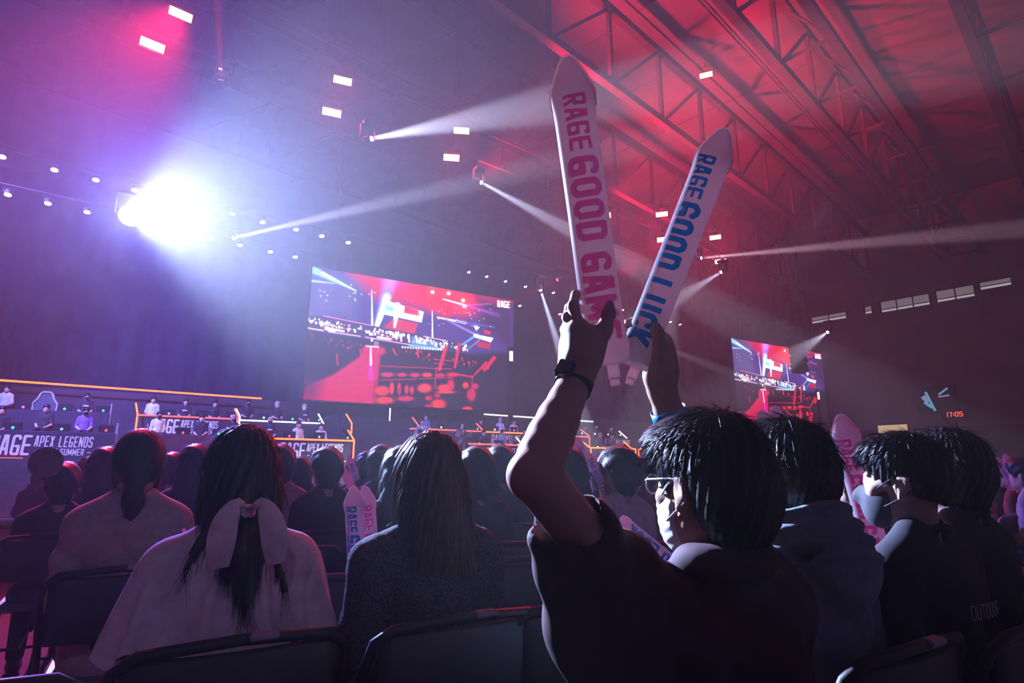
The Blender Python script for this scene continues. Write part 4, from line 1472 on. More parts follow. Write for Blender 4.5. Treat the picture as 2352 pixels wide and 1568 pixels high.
PLAYERS = [  # head pixel, row (1 rear), shirt name, colour, hair, extra, words
    (17, 893, 1, 'white and blue striped jersey', (.62, .66, .78), 'k', '', 'at the left edge'),
    (200, 911, 1, 'black jersey with white print', (.035, .035, .05), 'k', 'maskk print', ''),
    (6, 942, 0, 'black shirt', (.03, .03, .035), 'k', '', 'at the left edge, front row'),
    (107, 938, 0, 'black tee, hands raised to chest', (.035, .035, .04), 'k', '', 'in front of the pale gaming chair'),
    (198, 945, 0, 'purple and white jersey', (.22, .12, .55), 'k', 'maskk', ''),
    (353, 918, 1, 'pale mint tee', (.66, .74, .72), 'k', '', ''),
    (427, 923, 1, 'black tee with a white bar print', (.03, .03, .035), 'k', 'print', ''),
    (494, 927, 1, 'dark tee with a teal mark', (.03, .045, .05), 'k', 'teal', ''),
    (366, 953, 0, 'cream shirt', (.72, .70, .66), 'k', 'maskk', ''),
    (464, 960, 0, 'black jersey', (.03, .03, .04), 'k', 'maskw', 'with a white mask'),
    (537, 961, 0, 'black tee', (.03, .03, .04), 'p', 'maskk', 'with a purple knit hat'),
    (570, 925, 1, 'black hoodie', (.025, .025, .035), 'k', 'maskk cap', 'with a black cap'),
    (637, 929, 1, 'black tee', (.03, .03, .04), 'y', '', 'with fair hair, above the white edged desk'),
    (699, 935, 1, 'black tee with white print', (.03, .03, .04), 'y', 'maskw print', 'with fair hair and white mask'),
    (621, 966, 0, 'black tee with white print', (.03, .03, .04), 'y', 'maskk print', 'with fair hair and dark mask'),
    (686, 975, 0, 'white tee', (.70, .70, .72), 'b', '', 'at the outlined desk'),
    (738, 980, 0, 'beige shirt', (.60, .56, .54), 'k', 'cap', 'with a dark hat'),
    (978, 957, 1, 'blue jersey', (.16, .20, .55), 'k', 'cap', 'behind the standing presenter'),
    (1104, 967, 1, 'dark red jersey', (.12, .05, .07), 'k', '', ''),
    (1149, 965, 1, 'white and blue jersey', (.55, .60, .85), 'y', '', 'with pale hair'),
    (1180, 969, 1, 'white shirt', (.68, .68, .74), 'b', '', 'right of the white and blue jersey'),
    (1111, 994, 0, 'black jersey', (.03, .03, .04), 'k', '', 'under the dark red jersey'),
    (1154, 993, 0, 'blue striped jersey', (.30, .34, .60), 'k', '', 'hiding the small lettering'),
    (1206, 990, 0, 'dark jersey', (.05, .05, .07), 'k', 'maskw', 'touching the raised forearm'),
    (1311, 989, 1, 'grey tee', (.25, .25, .30), 'b', '', 'above the red sticks'),
    (1342, 981, 1, 'charcoal tee', (.06, .06, .08), 'k', '', 'behind the slanted red strip'),
    (1369, 978, 1, 'navy jersey', (.05, .06, .12), 'k', 'maskw', 'rear row right'),
    (1402, 983, 1, 'black and white jersey', (.10, .10, .14), 'k', 'maskw', 'rear row far right'),
    (1378, 1000, 0, 'ash jersey', (.09, .09, .12), 'y', '', 'with pale hair, far right'),
    (1404, 1001, 0, 'slate jersey', (.12, .12, .16), 'k', '', 'front row far right'),
    (1481, 998, 1, 'steel blue jersey', (.14, .16, .26), 'k', '', 'beside the man with glasses'),
]
HM = {'k': HAIR_K, 'b': HAIR_B, 'y': HAIR_Y, 'p': HAIR_P}
M_MK = mat('mask_black', (.02, .02, .022), .8)
M_MW = mat('mask_white', (.7, .7, .72), .8)
print_bar = MB().bbox((0, -.150, .86), (.16, .01, .045), .004).mesh('shirt_print')
print_dot = MB().prism([(.08, .90), (.11, .93), (.14, .90), (.11, .87)], -.150, -.130).mesh('shirt_mark')
for px, py, row, nm, colr, hr, ex, words in PLAYERS:
    Yp = 25.45 if row else 22.95
    P = on_y(px, py, Yp)
    base = P.z - 1.19 * 1.0
    lab = ('masked ' if 'mask' in ex and 'mask' not in words else '') + 'player in a ' + nm + ', ' + (words or 'seated at the %s desk' % ('rear' if row else 'front'))
    t = thing('person', lab, 'person', (P.x, Yp, base), math.pi + RND.uniform(-.25, .35), 'players on stage', scale=1.0)
    L = LOW['short']
    link('body', L['body'], SKIN_L, t)
    link('shirt', L['shirt'], cloth(nm.replace(' ', '_'), colr), t)
    link('trousers', L['trousers'], TROUSER, t)
    for q in (-.11, .11):
        link('shoe', L['shoe'], SHOE, t).location = (q, 0, 0)
    link('hair', L['hair'], HM[hr], t)
    if 'mask' in ex:
        link('face_mask', LOW_MASK, M_MW if 'maskw' in ex else M_MK, t)
    if 'cap' in ex:
        link('cap', ball, M_MK, t).location = (0, 0, 1.225)
    if 'print' in ex:
        o = link('shirt_print', print_bar, M_TXT, t)
        o.location = (0, .285, 0)
    if 'teal' in ex:
        link('shirt_mark', print_dot, mat('teal_mark', (.02, .5, .4), .5), t).location = (0, .285, 0)
    # gaming chair behind each player
    c = thing('gaming_chair', ' '.join(('gaming chair of the player in ' + nm + (', ' + words if words else ', %s row' % ('rear' if row else 'front'))).split()[:16]), 'chair', (P.x, Yp + .16, base - .02), math.pi, 'gaming chairs on stage')
    link('backrest', gchair_back, M_GCH, c).scale = (.75, 1, .78)
    link('seat', gchair_seat, M_GCH, c)
    link('stem', gchair_stem, M_GCH, c)
    for k in range(5):
        g = link('leg', gchair_leg, M_GCH, c)
        g.rotation_euler = (0, 0, k * 1.2566)
        g.location = Vector((0, .2, 0)) - rotz(k * 1.2566) @ Vector((0, .2, 0))
P = on_y(105, 925, 25.6)
c = thing('gaming_chair', 'empty gaming chair with a pale outline on the left rear desk', 'chair', (P.x, 25.6, P.z - 1.0), math.pi, 'gaming chairs on stage')
link('backrest', gchair_back, M_GCH, c)
MB().tube([(x * 1.02, .07, z) for x, z in ((-.30, .60), (-.34, .95), (-.22, 1.12), (-.16, 1.30), (-.10, 1.36), (.10, 1.36), (.16, 1.30), (.22, 1.12), (.34, .95), (.30, .60))], .035, 6).obj('piping', M_GCW, c)
link('seat', gchair_seat, M_GCH, c)
link('stem', gchair_stem, M_GCH, c)

# ------------------------------------------------------------------ two presenters standing on the stage
def presenter(px, py, Yp, lab, suit, skirt, hair, turn, mic):
    P = on_y(px, py, Yp)
    t = thing('person', lab, 'person', (P.x, Yp, FZ), math.pi + turn, 'presenters')
    s = (P.z - FZ) / 1.62
    t.scale = (s, s, s)
    r = .016
    f = Field((-.36, -.2, .7), (.36, .5, 1.85), r)
    hc = (0, .01, 1.60)
    head_field(f, hc, 1, None, True)
    f.cap((0, -.01, 1.42), (0, 0, 1.53), .056, .05, .03)
    for q in (-1, 1):
        h = (q * .10, .27, 1.12) if not (mic and q > 0) else (.09, .20, 1.46)
        f.ell(h, (.04, .045, .04), .02)
        for j in range(4):
            f.cap((h[0] - .02 * q, h[1] + .02, h[2] + .02 - .014 * j), (h[0] - .055 * q, h[1] + .03, h[2] + .02 - .014 * j), .010, .009, .005)
        f.cap((q * .2, .08, 1.1), h, .03, .028, .02)
    link('body', f.mesh('body'), SKIN_L, t)
    f = Field((-.36, -.2, .7), (.36, .4, 1.52), r)
    f.ell((0, 0, 1.05), (.145, .105, .22), .05)
    f.ell((0, -.005, 1.27), (.165, .11, .15), .05)
    f.cap((-.14, -.01, 1.375), (.14, -.01, 1.375), .058, .058, .06)
    for q in (-1, 1):
        e = (q * .25, .02, 1.10)
        h = (q * .13, .24, 1.12) if not (mic and q > 0) else (.11, .18, 1.40)
        f.cap((q * .19, -.01, 1.36), e, .058, .05, .04)
        f.cap(e, h, .048, .04, .03)
    f.ell((0, .0, .87), (.15, .11, .10), .05)
    link('jacket', f.mesh('jacket'), suit, t)
    MB().prism([(-.035, 1.40), (.035, 1.40), (.0, 1.15)], .105, .125).obj('shirt_front', cloth('white_shirt', (.7, .7, .72)), t)
    f = Field((-.24, -.2, .03), (.24, .3, .95), r)
    for q in (-1, 1):
        f.cap((q * .08, 0, .86), (q * .09, .01, .48), .085, .062, .03)
        f.cap((q * .09, .01, .48), (q * .10, -.01, .10), .058, .048, .03)
    link('trousers', f.mesh('trousers'), suit, t)
    for q in (-1, 1):
        f = Field((q * .10 - .09, -.12, 0), (q * .10 + .09, .24, .14), r)
        f.ell((q * .10, .05, .045), (.045, .12, .045), .02)
        link('shoe', f.mesh('shoe'), SHOE, t)
    f = Field((-.16, -.26, 1.2), (.16, .2, 1.8), r)
    hair_field(f, hc, hair, 1.0, .022)
    link('hair', f.mesh('hair'), HAIR_K, t)
    # folder or tablet held open
    b = thing('folder', 'open dark folder held by the presenter ' + ('with a microphone' if mic else 'in the light grey suit'), 'folder', t.matrix_basis @ Vector((-.02 if not mic else -.12, .33, 1.14)), math.pi + turn)
    for q in (-1, 1):
        MB().bbox((q * .105, 0, .03), (.21, .015, .28), .004, Matrix.Rotation(q * .25, 3, 'Z') @ Matrix.Rotation(-.7, 3, 'X')).obj('cover', M_BLACK, b)
    MB().bbox((-.1, .012, .035), (.19, .008, .25), .002, Matrix.Rotation(-.25, 3, 'Z') @ Matrix.Rotation(-.7, 3, 'X')).obj('page', M_TXT, b)
    if mic:
        m_ = thing('microphone', 'small black handheld microphone of the presenter', 'microphone', t.matrix_basis @ Vector((.05, .21, 1.44)), math.pi + turn)
        MB().tube([(0, 0, -.08), (0, 0, .06)], [.014, .018], 8).obj('handle', M_BLACK, m_)
        MB().lathe([(.01, .055), (.026, .07), (.028, .09), (.018, .112), (.005, .118)], 10).obj('grille', M_EDGE, m_, True)


presenter(970, 967, 22.0, 'presenter in a light grey suit standing with an open folder', cloth('suit_grey', (.27, .27, .32)), False, 'short', -.35, False)
presenter(1060, 975, 22.0, 'presenter with bobbed hair in a dark suit speaking into a microphone', cloth('suit_dark', (.13, .115, .13)), False, 'bob', .05, True)
# ------------------------------------------------------------------ folding chairs
M_CHB = mat('chair_black', (0.03, 0.03, 0.035), 0.5, var=0.15, scale=10)
M_CHS = mat('chair_seat_vinyl', (0.10, 0.10, 0.11), 0.45, var=0.15, scale=10)
M_CHT = mat('chair_tube', (0.30, 0.30, 0.32), 0.3, metal=0.7, var=0.1, scale=10)
M_TAG = mat('chair_tag', (0.35, 0.35, 0.38), 0.5)


def arc(p, q, r, c, n=5):
    return [c + (p - c) * math.cos(t) + (q - c) * math.sin(t) for t in [math.pi / 2 * k / n for k in range(n + 1)]]


def back_panel():
    mb = MB()
    n = 10
    rows = []
    for yy in (0, .012):
        for z in (.575, .585, .77, .78):
            rows.append([(-.195 + .39 * i / n, -.215 - .03 * math.cos((i / n - .5) * 3.0) - .06 * (z - .57) - yy * (1 if .58 < z < .775 else .3), z) for i in range(n + 1)])
    V = [p for r_ in rows for p in r_]
    Fc = []
    m = n + 1
    for a, b in ((0, 1), (1, 2), (2, 3)):
        for i in range(n):
            Fc.append((a * m + i, a * m + i + 1, b * m + i + 1, b * m + i))
            Fc.append(((a + 4) * m + i, (b + 4) * m + i, (b + 4) * m + i + 1, (a + 4) * m + i + 1))
    for i in range(n):
        Fc.append((i, 4 * m + i, 4 * m + i + 1, i + 1))
        Fc.append((3 * m + i, 3 * m + i + 1, 7 * m + i + 1, 7 * m + i))
    for a, b in ((0, 1), (1, 2), (2, 3)):
        Fc.append((a * m, b * m, (b + 4) * m, (a + 4) * m))
        Fc.append((a * m + n, (a + 4) * m + n, (b + 4) * m + n, b * m + n))
    return mb.add(V, Fc)


CH = {}
CH['backrest'] = (back_panel().mesh('backrest', True), M_CHB)
CH['seat'] = (MB().bbox((0, .02, .435), (.39, .40, .035), .014).mesh('seat'), M_CHS)
_u = [(-.215, .24, .0), (-.215, .0, .43), (-.215, -.215, .72), (-.205, -.235, .765), (-.17, -.25, .79), (.0, -.262, .80), (.17, -.25, .79), (.205, -.235, .765), (.215, -.215, .72), (.215, .0, .43), (.215, .24, .0)]
CH['back_frame'] = (MB().tube(_u, .0115, 8).mesh('back_frame', True), M_CHB)
LEGM = MB().tube([(0, .16, .425), (0, -.04, .24), (0, -.26, .0)], .0115, 8).mesh('leg', True)
FOOT = MB().bbox((0, 0, 0), (.03, .035, .03), .008).mesh('foot')
BAR = MB().tube([(-.2, 0, 0), (.2, 0, 0)], .009, 6).mesh('crossbar', True)
CLIP = MB().bbox((0.04, -.266, .803), (.055, .026, .014), .005).mesh('row_tag')


def folding_chair(loc, rz, label, tagged=False, bright=False):
    t = thing('folding_chair', label, 'chair', loc, rz, 'folding chairs of the audience', scale=1.08)
    for k, (me, m) in CH.items():
        link(k, me, M_CHT if (bright and k == 'back_frame') else (mat('chair_vinyl_grey', (.35, .35, .38), .35) if bright and k == 'seat' else m), t)
    for s_ in (-.195, .195):
        link('leg', LEGM, M_CHT if bright else M_CHB, t).location = (s_, 0, 0)
    for y, z in ((.14, .18), (-.18, .085)):
        link('crossbar', BAR, M_CHB, t).location = (0, y, z)
    if tagged:
        link('row_tag', CLIP, M_TAG, t)
    return t


# ------------------------------------------------------------------ inflatable cheering sticks
def stick_material():
    m = bpy.data.materials.new('stick_film')
    m.use_nodes = True
    nt = m.node_tree
    nt.nodes.clear()
    out = nt.nodes.new('ShaderNodeOutputMaterial')
    d = nt.nodes.new('ShaderNodeBsdfPrincipled')
    d.inputs['Base Color'].default_value = (.80, .79, .82, 1)
    d.inputs['Roughness'].default_value = .28
    tr = nt.nodes.new('ShaderNodeBsdfTranslucent')
    nz = nt.nodes.new('ShaderNodeTexNoise')
    nz.inputs['Scale'].default_value = 9
    cr = nt.nodes.new('ShaderNodeMapRange')
    cr.inputs['To Min'].default_value = .78
    cr.inputs['To Max'].default_value = .86
    tr.inputs['Color'].default_value = (.95, .93, .96, 1)
    mx = nt.nodes.new('ShaderNodeMixShader')
    nt.links.new(nz.outputs['Fac'], cr.inputs['Value'])
    nt.links.new(cr.outputs['Result'], mx.inputs['Fac'])
    nt.links.new(d.outputs[0], mx.inputs[1])
    nt.links.new(tr.outputs[0], mx.inputs[2])
    nt.links.new(mx.outputs[0], out.inputs['Surface'])
    return m


M_STICK = stick_material()
def print_mat(name, col):
    m = bpy.data.materials.new(name)
    m.use_nodes = True
    nt = m.node_tree
    b = nt.nodes['Principled BSDF']
    b.inputs['Base Color'].default_value = (*col, 1)
    b.inputs['Roughness'].default_value = .35
    tr = nt.nodes.new('ShaderNodeBsdfTranslucent')
    tr.inputs['Color'].default_value = (*[min(1, c * 1.1) for c in col], 1)
    mx = nt.nodes.new('ShaderNodeMixShader')
    mx.inputs['Fac'].default_value = .7
    nt.links.new(b.outputs[0], mx.inputs[1])
    nt.links.new(tr.outputs[0], mx.inputs[2])
    nt.links.new(mx.outputs[0], nt.nodes['Material Output'].inputs['Surface'])
    return m


M_PINK = print_mat('print_pink', (.78, .10, .36))
M_BLUE = print_mat('print_blue', (.01, .26, .62))
SL = 0.60
# along the stick: (s, half width, half thickness)
PROF = [(0.0, .034, .0025), (.012, .042, .006), (.03, .046, .020), (.055, .0425, .031), (.09, .0405, .036), (.30, .040, .037), (.485, .0405, .035), (.505, .0415, .030), (.525, .0425, .022), (.54, .0385, .017), (.565, .0285, .010), (.585, .0185, .006), (.595, .012, .003), (.60, .006, .001)]


def prof(s):
    for i in range(len(PROF) - 1):
        a, b = PROF[i], PROF[i + 1]
        if s <= b[0]:
            u = (s - a[0]) / (b[0] - a[0])
            return a[1] + (b[1] - a[1]) * u, a[2] + (b[2] - a[2]) * u
    return PROF[-1][1], PROF[-1][2]


def stick_body():
    NS, NA = 72, 28
    V, Fc = [], []
    rr = random.Random(5)
    for i in range(NS + 1):
        s = SL * (i / NS if i < 8 or i > NS - 14 else i / NS)
        w, d = prof(s)
        for k in range(NA):
            q = 2 * math.pi * k / NA
            e = .0012 * math.sin(7 * q + 40 * s) * (1 if s < .09 or s > .5 else .15)
            x = w * (abs(math.cos(q)) ** .9) * math.copysign(1, math.cos(q))
            y = (d + e) * (abs(math.sin(q)) ** .9) * math.copysign(1, math.sin(q))
            V.append((x, y, s))
    for i in range(NS):
        for k in range(NA):
            Fc.append((i * NA + k, i * NA + (k + 1) % NA, (i + 1) * NA + (k + 1) % NA, (i + 1) * NA + k))
    Fc.append(tuple(range(NA))[::-1])
    Fc.append(tuple(NS * NA + k for k in range(NA)))
    return MB().add(V, Fc)


STICK_ME = stick_body().mesh('tube', True)
VALVE_ME = MB().bbox((.008, 0, -.014), (.024, .004, .03), .0015).bbox((.008, 0, -.034), (.020, .005, .018), .0015).mesh('valve')
SEAM_ME = MB().prism([(-.0435, .500), (-.046, .528), (-.043, .542), (-.032, .566), (-.022, .586), (-.013, .600), (0, .605), (.013, .600), (.022, .586), (.032, .566), (.043, .542), (.046, .528), (.0435, .500)], -.0006, .0006).mesh('seam')


def stick_letters(word, twist, side=1.0):
    """letters printed along the tube, reading from its tip to its valve"""
    out = []
    for s_, hh, start, span in (('RAGE', .044, .522, .108), (word, .066, .402, .350)):
        lay, wd = text_layout(s_, hh, w=.52 if hh < .05 else .60, t=.165 if hh < .05 else .21, c=.03 if hh < .05 else .12, gap=.09, slant=0, step=.09)
        k = span / wd
        for ch, Q in lay:
            mb = MB()
            for q in Q:
                P = []
                for x, y in q:
                    s = start - x * k
                    w, d = prof(s)
                    th = (y - hh / 2) / .0405 + twist
                    P.append((math.sin(th) * (w + .0007), -math.cos(th) * (d + .0009), s))
                mb.add(P, [tuple(range(len(P)))])
            out.append(mb.mesh('letter', True))
    return out


STICK_TXT = {}


def stick(base, top, label, word='GOOD GAME', colr='pink', twist=0.0, group='inflatable cheering sticks', face=None, roll=0.0):
    base, top = Vector(base), Vector(top)
    z = (top - base).normalized()
    view = (Vector(face) if face is not None else Vector((0, 0, CAM_H))) - (base + top) / 2
    y = -(view - z * view.dot(z)).normalized()
    x = y.cross(z)
    M = Matrix((x, y, z)).transposed() @ Matrix.Rotation(roll, 3, 'Z')
    t = thing('cheering_stick', label, 'inflatable stick', base, 0, group, quat=M.to_quaternion(), scale=(top - base).length / SL)
    link('tube', STICK_ME, M_STICK, t)
    link('valve', VALVE_ME, M_STICK, t)
    link('seam', SEAM_ME, M_STICK, t)
    key = (word, twist)
    if key not in STICK_TXT:
        STICK_TXT[key] = stick_letters(word, twist)
    for me in STICK_TXT[key]:
        link('letter', me, M_PINK if colr == 'pink' else M_BLUE, t)
    return t


# ------------------------------------------------------------------ audience
MID = {h: seated_parts(.0125, h, .022 if h != 'crop' else .014) for h in ('short', 'long', 'bob', 'tail', 'bun')}
for h in MID:
    for k in ('body', 'shirt', 'trousers', 'shoe'):
        MID[h][k] = MID['short'][k]
def loose_for(me, hc=Vector((0, .012, 1.185)), n=900, zc=.02, length=.05, width=.003, seed=5, droop=.1):
    v = np.zeros(len(me.vertices) * 3, np.float32)
    me.vertices.foreach_get('co', v)
    v = v.reshape(-1, 3)
    nn = np.zeros(len(me.vertices) * 3, np.float32)
    me.vertex_normals.foreach_get('vector', nn)
    nn = nn.reshape(-1, 3)
    crown = np.array(hc + Vector((0, -.05, .13)))

    def flow(p, m_):
        d = p - crown
        d = d - m_ * (d * m_).sum(1, keepdims=True)
        return d / (np.linalg.norm(d, axis=1, keepdims=True) + .01)
    sv, sf = strands(v, nn, n, flow, length, width, .012, seed, segs=4, droop=droop, jit=.12, zmin=hc.z + zc)
    return np_mesh('loose_hair', sv, sf)


MID_LOOSE = {h: loose_for(MID[h]['hair'], zc=.02 if h in ('short', 'tail', 'bun') else -.3, length=.045 if h in ('short', 'tail', 'bun') else .10, droop=.1 if h in ('short', 'tail', 'bun') else .4) for h in MID}
MID_MASK = mask_mesh(.009)
DK = (.028, .026, .034)
AUD = [  # px, top of head py, depth, hair, hair colour, shirt name, shirt colour, label
    (245, 1031, 4.1, 'long', 'k', 'dark', DK, 'spectator with very long black hair left of the beige top'),
    (150, 1072, 3.6, 'short', 'k', 'dark', DK, 'spectator in dark clothes at the left end, face turned aside'),
    (208, 1024, 7.5, 'bun', 'k', 'dark', DK, 'far spectator whose hair bun covers the end of the left lettering'),
    (367, 1040, 6.0, 'short', 'k', 'dark', DK, 'small dark head right of the low ponytail'),
    (398, 1043, 5.2, 'short', 'k', 'dull_red', (.10, .05, .06), 'spectator in dull red beside the low ponytail'),
    (450, 1025, 4.0, 'long', 'k', 'dark', DK, 'spectator with long dark hair left of the white ribbon'),
    (648, 1026, 4.2, 'short', 'k', 'grey_pink', (.40, .30, .32), 'spectator in a greyish pink top right of the ribbon'),
    (690, 1052, 5.4, 'long', 'k', 'pale', (.45, .40, .42), 'spectator in a pale top behind the black shirted man'),
    (755, 1032, 3.9, 'short', 'k', 'black_shirt', (.022, .022, .03), 'short haired man in black in front of the orange outlined desk'),
    (816, 1056, 6.4, 'short', 'k', 'dark', DK, 'small dark head beside two red sticks'),
    (845, 1040, 5.6, 'short', 'k', 'dark', DK, 'dark head left of the hair bun'),
    (878, 1018, 4.4, 'bun', 'k', 'wine', (.09, .03, .04), 'spectator with a small high bun in a wine red top'),
    (922, 1030, 3.1, 'long', 'k', 'black_knit', (.025, .025, .03), 'black long haired spectator touching the brown haired woman'),
    (1094, 1030, 3.2, 'bob', 'k', 'black_tee', (.02, .02, .026), 'spectator with bobbed black hair in a black top'),
    (1150, 1026, 4.3, 'short', 'k', 'navy', (.022, .024, .04), 'black haired spectator right of the bobbed hair'),
    (1180, 1040, 6.5, 'short', 'k', 'dark', DK, 'small dark head left of the raised elbow'),
    (1305, 1031, 3.4, 'long', 'k', 'black_coat', (.02, .02, .024), 'long black hair seen through the crook of the raised arm'),
    (1422, 1030, 3.2, 'short', 'k', 'pale_grey', (.62, .55, .56), 'round cropped black head in a pale grey shirt'),
    (1478, 1052, 4.8, 'short', 'k', 'dark_red', (.16, .05, .06), 'spectator in dark red half hidden by the face mask of the front man'),
    (1376, 1062, 5.2, 'short', 'k', 'stripe', (.10, .05, .06), 'spectator behind the tilted red stick'),
    (1955, 1080, 3.4, 'short', 'k', 'dark', DK, 'dim spectator left of the large red stick'),
    (2040, 1040, 3.0, 'short', 'k', 'dark', DK, 'dim spectator in front of the man with the dark mask'),
]
for px, top, dep, hr, hc_, sn, scol, lab in AUD:
    P = at(px, top, dep)
    s = P.z / 1.318
    s = min(max(s, .95), 1.06)
    rz = RND.uniform(-.15, .1)
    t = thing('person', lab, 'person', (P.x, P.y, 0), rz, 'seated audience', scale=s)
    m = MID[hr]
    link('body', m['body'], SKIN_T, t)
    link('shirt', m['shirt'], cloth(sn, scol), t)
    link('trousers', m['trousers'], TROUSER, t)
    for q in (-.11, .11):
        link('shoe', m['shoe'], SHOE, t).location = (q, 0, 0)
    hh = link('hair', m['hair'], HM[hc_], t)
    link('loose_hair', MID_LOOSE[hr], HM[hc_], hh)['kind'] = 'stuff'
    folding_chair((P.x, P.y + .03, 0), rz * .4, 'folding chair of the ' + ' '.join(lab.split()[:12]))

# farther rows: whoever shows between the nearer heads
FAR = {h: seated_parts(.022, h) for h in ('short', 'bob', 'long')}
def ordn(n):
    T10 = ('', 'twenty', 'thirty')
    if n <= 12:
        return RN[n - 1]
    if n < 20:
        return ('thirteenth', 'fourteenth', 'fifteenth', 'sixteenth', 'seventeenth', 'eighteenth', 'nineteenth')[n - 13]
    return T10[n // 10 - 1] + ('eth' if False else '') + ('-' + RN[n % 10 - 1] if n % 10 else '')


rowname = ('fifth', 'seventh', 'ninth', 'eleventh', 'thirteenth', 'fifteenth')
for ri, y in enumerate((6.4, 8.1, 9.9, 11.9, 14.0, 16.3)):
    x = -3.4 - ri * .6
    n = 0
    while x < 16 + ri * .8:
        x += .58 + RND.uniform(0, .35) + .06 * ri
        d = Vector((x, y, 0))
        fwd = d.x * math.sin(YAW) + d.y * math.cos(YAW)
        px = 1176 + F_PX * (d.x * math.cos(YAW) - d.y * math.sin(YAW)) / (fwd * math.cos(PITCH))
        if px < 60 or (1500 < px < 1930) or px > 2000 or RND.random() < .18 or (px < 330 and ri < 1):
            continue
        n += 1
        hr = RND.choice(('short', 'short', 'bob', 'long'))
        t = thing('person', 'far spectator with %s hair, %s from the left in the %s row' % ({'short': 'short', 'bob': 'bobbed', 'long': 'long'}[hr], ordn(n), rowname[ri]), 'person', (x, y + RND.uniform(-.1, .1), 0), RND.uniform(-.2, .2), 'far audience rows', scale=RND.uniform(.94, 1.02))
        link('body', FAR['short']['body'], SKIN_T, t)
        link('shirt', FAR['short']['shirt'], cloth(*RND.choice((('far_dark', DK), ('far_grey', (.2, .18, .2)), ('far_red', (.14, .05, .06)), ('far_pale', (.45, .42, .44)), ('far_navy', (.03, .03, .06))))), t)
        link('trousers', FAR['short']['trousers'], TROUSER, t)
        link('hair', FAR[hr]['hair'], RND.choice((HAIR_K, HAIR_K, HAIR_B)), t)
# spectators and empty chairs at the far right
for i, (px, py, dep, hr, lab) in enumerate(((2318, 1066, 5.6, 'short', 'spectator holding two sticks at the right edge'), (2349, 1062, 5.0, 'short', 'spectator cut off by the right edge'), (2296, 1070, 7.0, 'bob', 'dim spectator next to the nearest black head'))):
    P = at(px, py, dep)
    t = thing('person', lab, 'person', (P.x, P.y, 0), 0.1, 'seated audience')
    m = MID[hr]
    link('body', m['body'], SKIN_T, t)
    link('shirt', m['shirt'], cloth('right_%d' % i, ((.25, .05, .06), (.3, .28, .3), DK)[i]), t)
    link('trousers', m['trousers'], TROUSER, t)
    link('hair', m['hair'], HAIR_K, t)
n = 0
for r_, y in enumerate((2.55, 3.35)):
    for x in (4.3, 4.8, 5.3, 5.8, 6.3):
        n += 1
        folding_chair((x + .1 * r_, y, 0), RND.uniform(-.08, .08), 'empty grey folding chair, %s in the %s bright row at the right edge' % (RN[(n - 1) % 5], 'near' if r_ == 0 else 'far'), bright=True)
# ------------------------------------------------------------------ sticks in the crowd
def s2(b, t, *a, **k):
    return stick(at(*b), at(*t), *a, **k)


s2((1352, 1168, 4.7), (1326, 1003, 4.6), 'red lit cheering stick, tallest of the cluster left of the round head', 'GOOD LUCK', 'blue')
s2((1335, 1160, 4.9), (1310, 994, 4.8), 'red lit cheering stick against the raised forearm', 'GOOD GAME', 'pink')
s2((1402, 1155, 4.5), (1347, 1036, 4.4), 'tilted red lit cheering stick touching the round head', 'GOOD LUCK', 'blue')
s2((1395, 1190, 4.6), (1376, 1038, 4.5), 'red lit cheering stick half hidden behind the round head', 'GOOD GAME', 'pink')
s2((745, 1200, 4.6), (722, 1068, 4.5), 'red lit stick tip at the left ear of the man in black', 'GOOD GAME', 'pink', roll=1.5)
s2((842, 1190, 4.4), (783, 1066, 4.3), 'tilted red lit stick at the right ear of the man in black', 'GOOD GAME', 'pink', roll=2.4)
s2((846, 1165, 5.6), (799, 1048, 5.5), 'small red lit stick below the white stage strip', 'GOOD LUCK', 'blue')
s2((826, 1430, 2.42), (812, 1118, 2.40), 'white cheering stick with blue lettering between the two women', 'GOOD LUCK', 'blue', twist=-.35)
s2((862, 1420, 2.50), (838, 1118, 2.48), 'white cheering stick with pink lettering behind the blue lettered one', 'GOOD GAME', 'pink', twist=.1)
s2((1420, 1196, 2.30), (1668, 1396, 2.2), 'white cheering stick held valve up beside the white face mask', 'GOOD LUCK', 'blue', roll=.0)
s2((2030, 1330, 2.05), (1930, 953, 2.0), 'large red lit cheering stick before the man with the dark mask', 'GOOD GAME', 'pink', twist=-.3)
s2((1790, 1240, 1.95), (1750, 942, 1.95), 'white stick tip above the hooded spectator, left one', 'GOOD LUCK', 'blue')
s2((1820, 1240, 1.95), (1780, 934, 1.95), 'white stick tip above the hooded spectator, right one', 'GOOD GAME', 'pink')
s2((2336, 1125, 5.2), (2308, 1042, 5.1), 'small red stick raised at the right edge', 'GOOD GAME', 'pink')
s2((2332, 1125, 5.2), (2288, 1050, 5.1), 'small grey stick raised at the right edge', 'GOOD LUCK', 'blue')
s2((432, 1226, 2.0), (560, 1420, 1.95), 'crumpled end of a white stick at the shoulder of the ribboned woman', 'GOOD LUCK', 'blue')

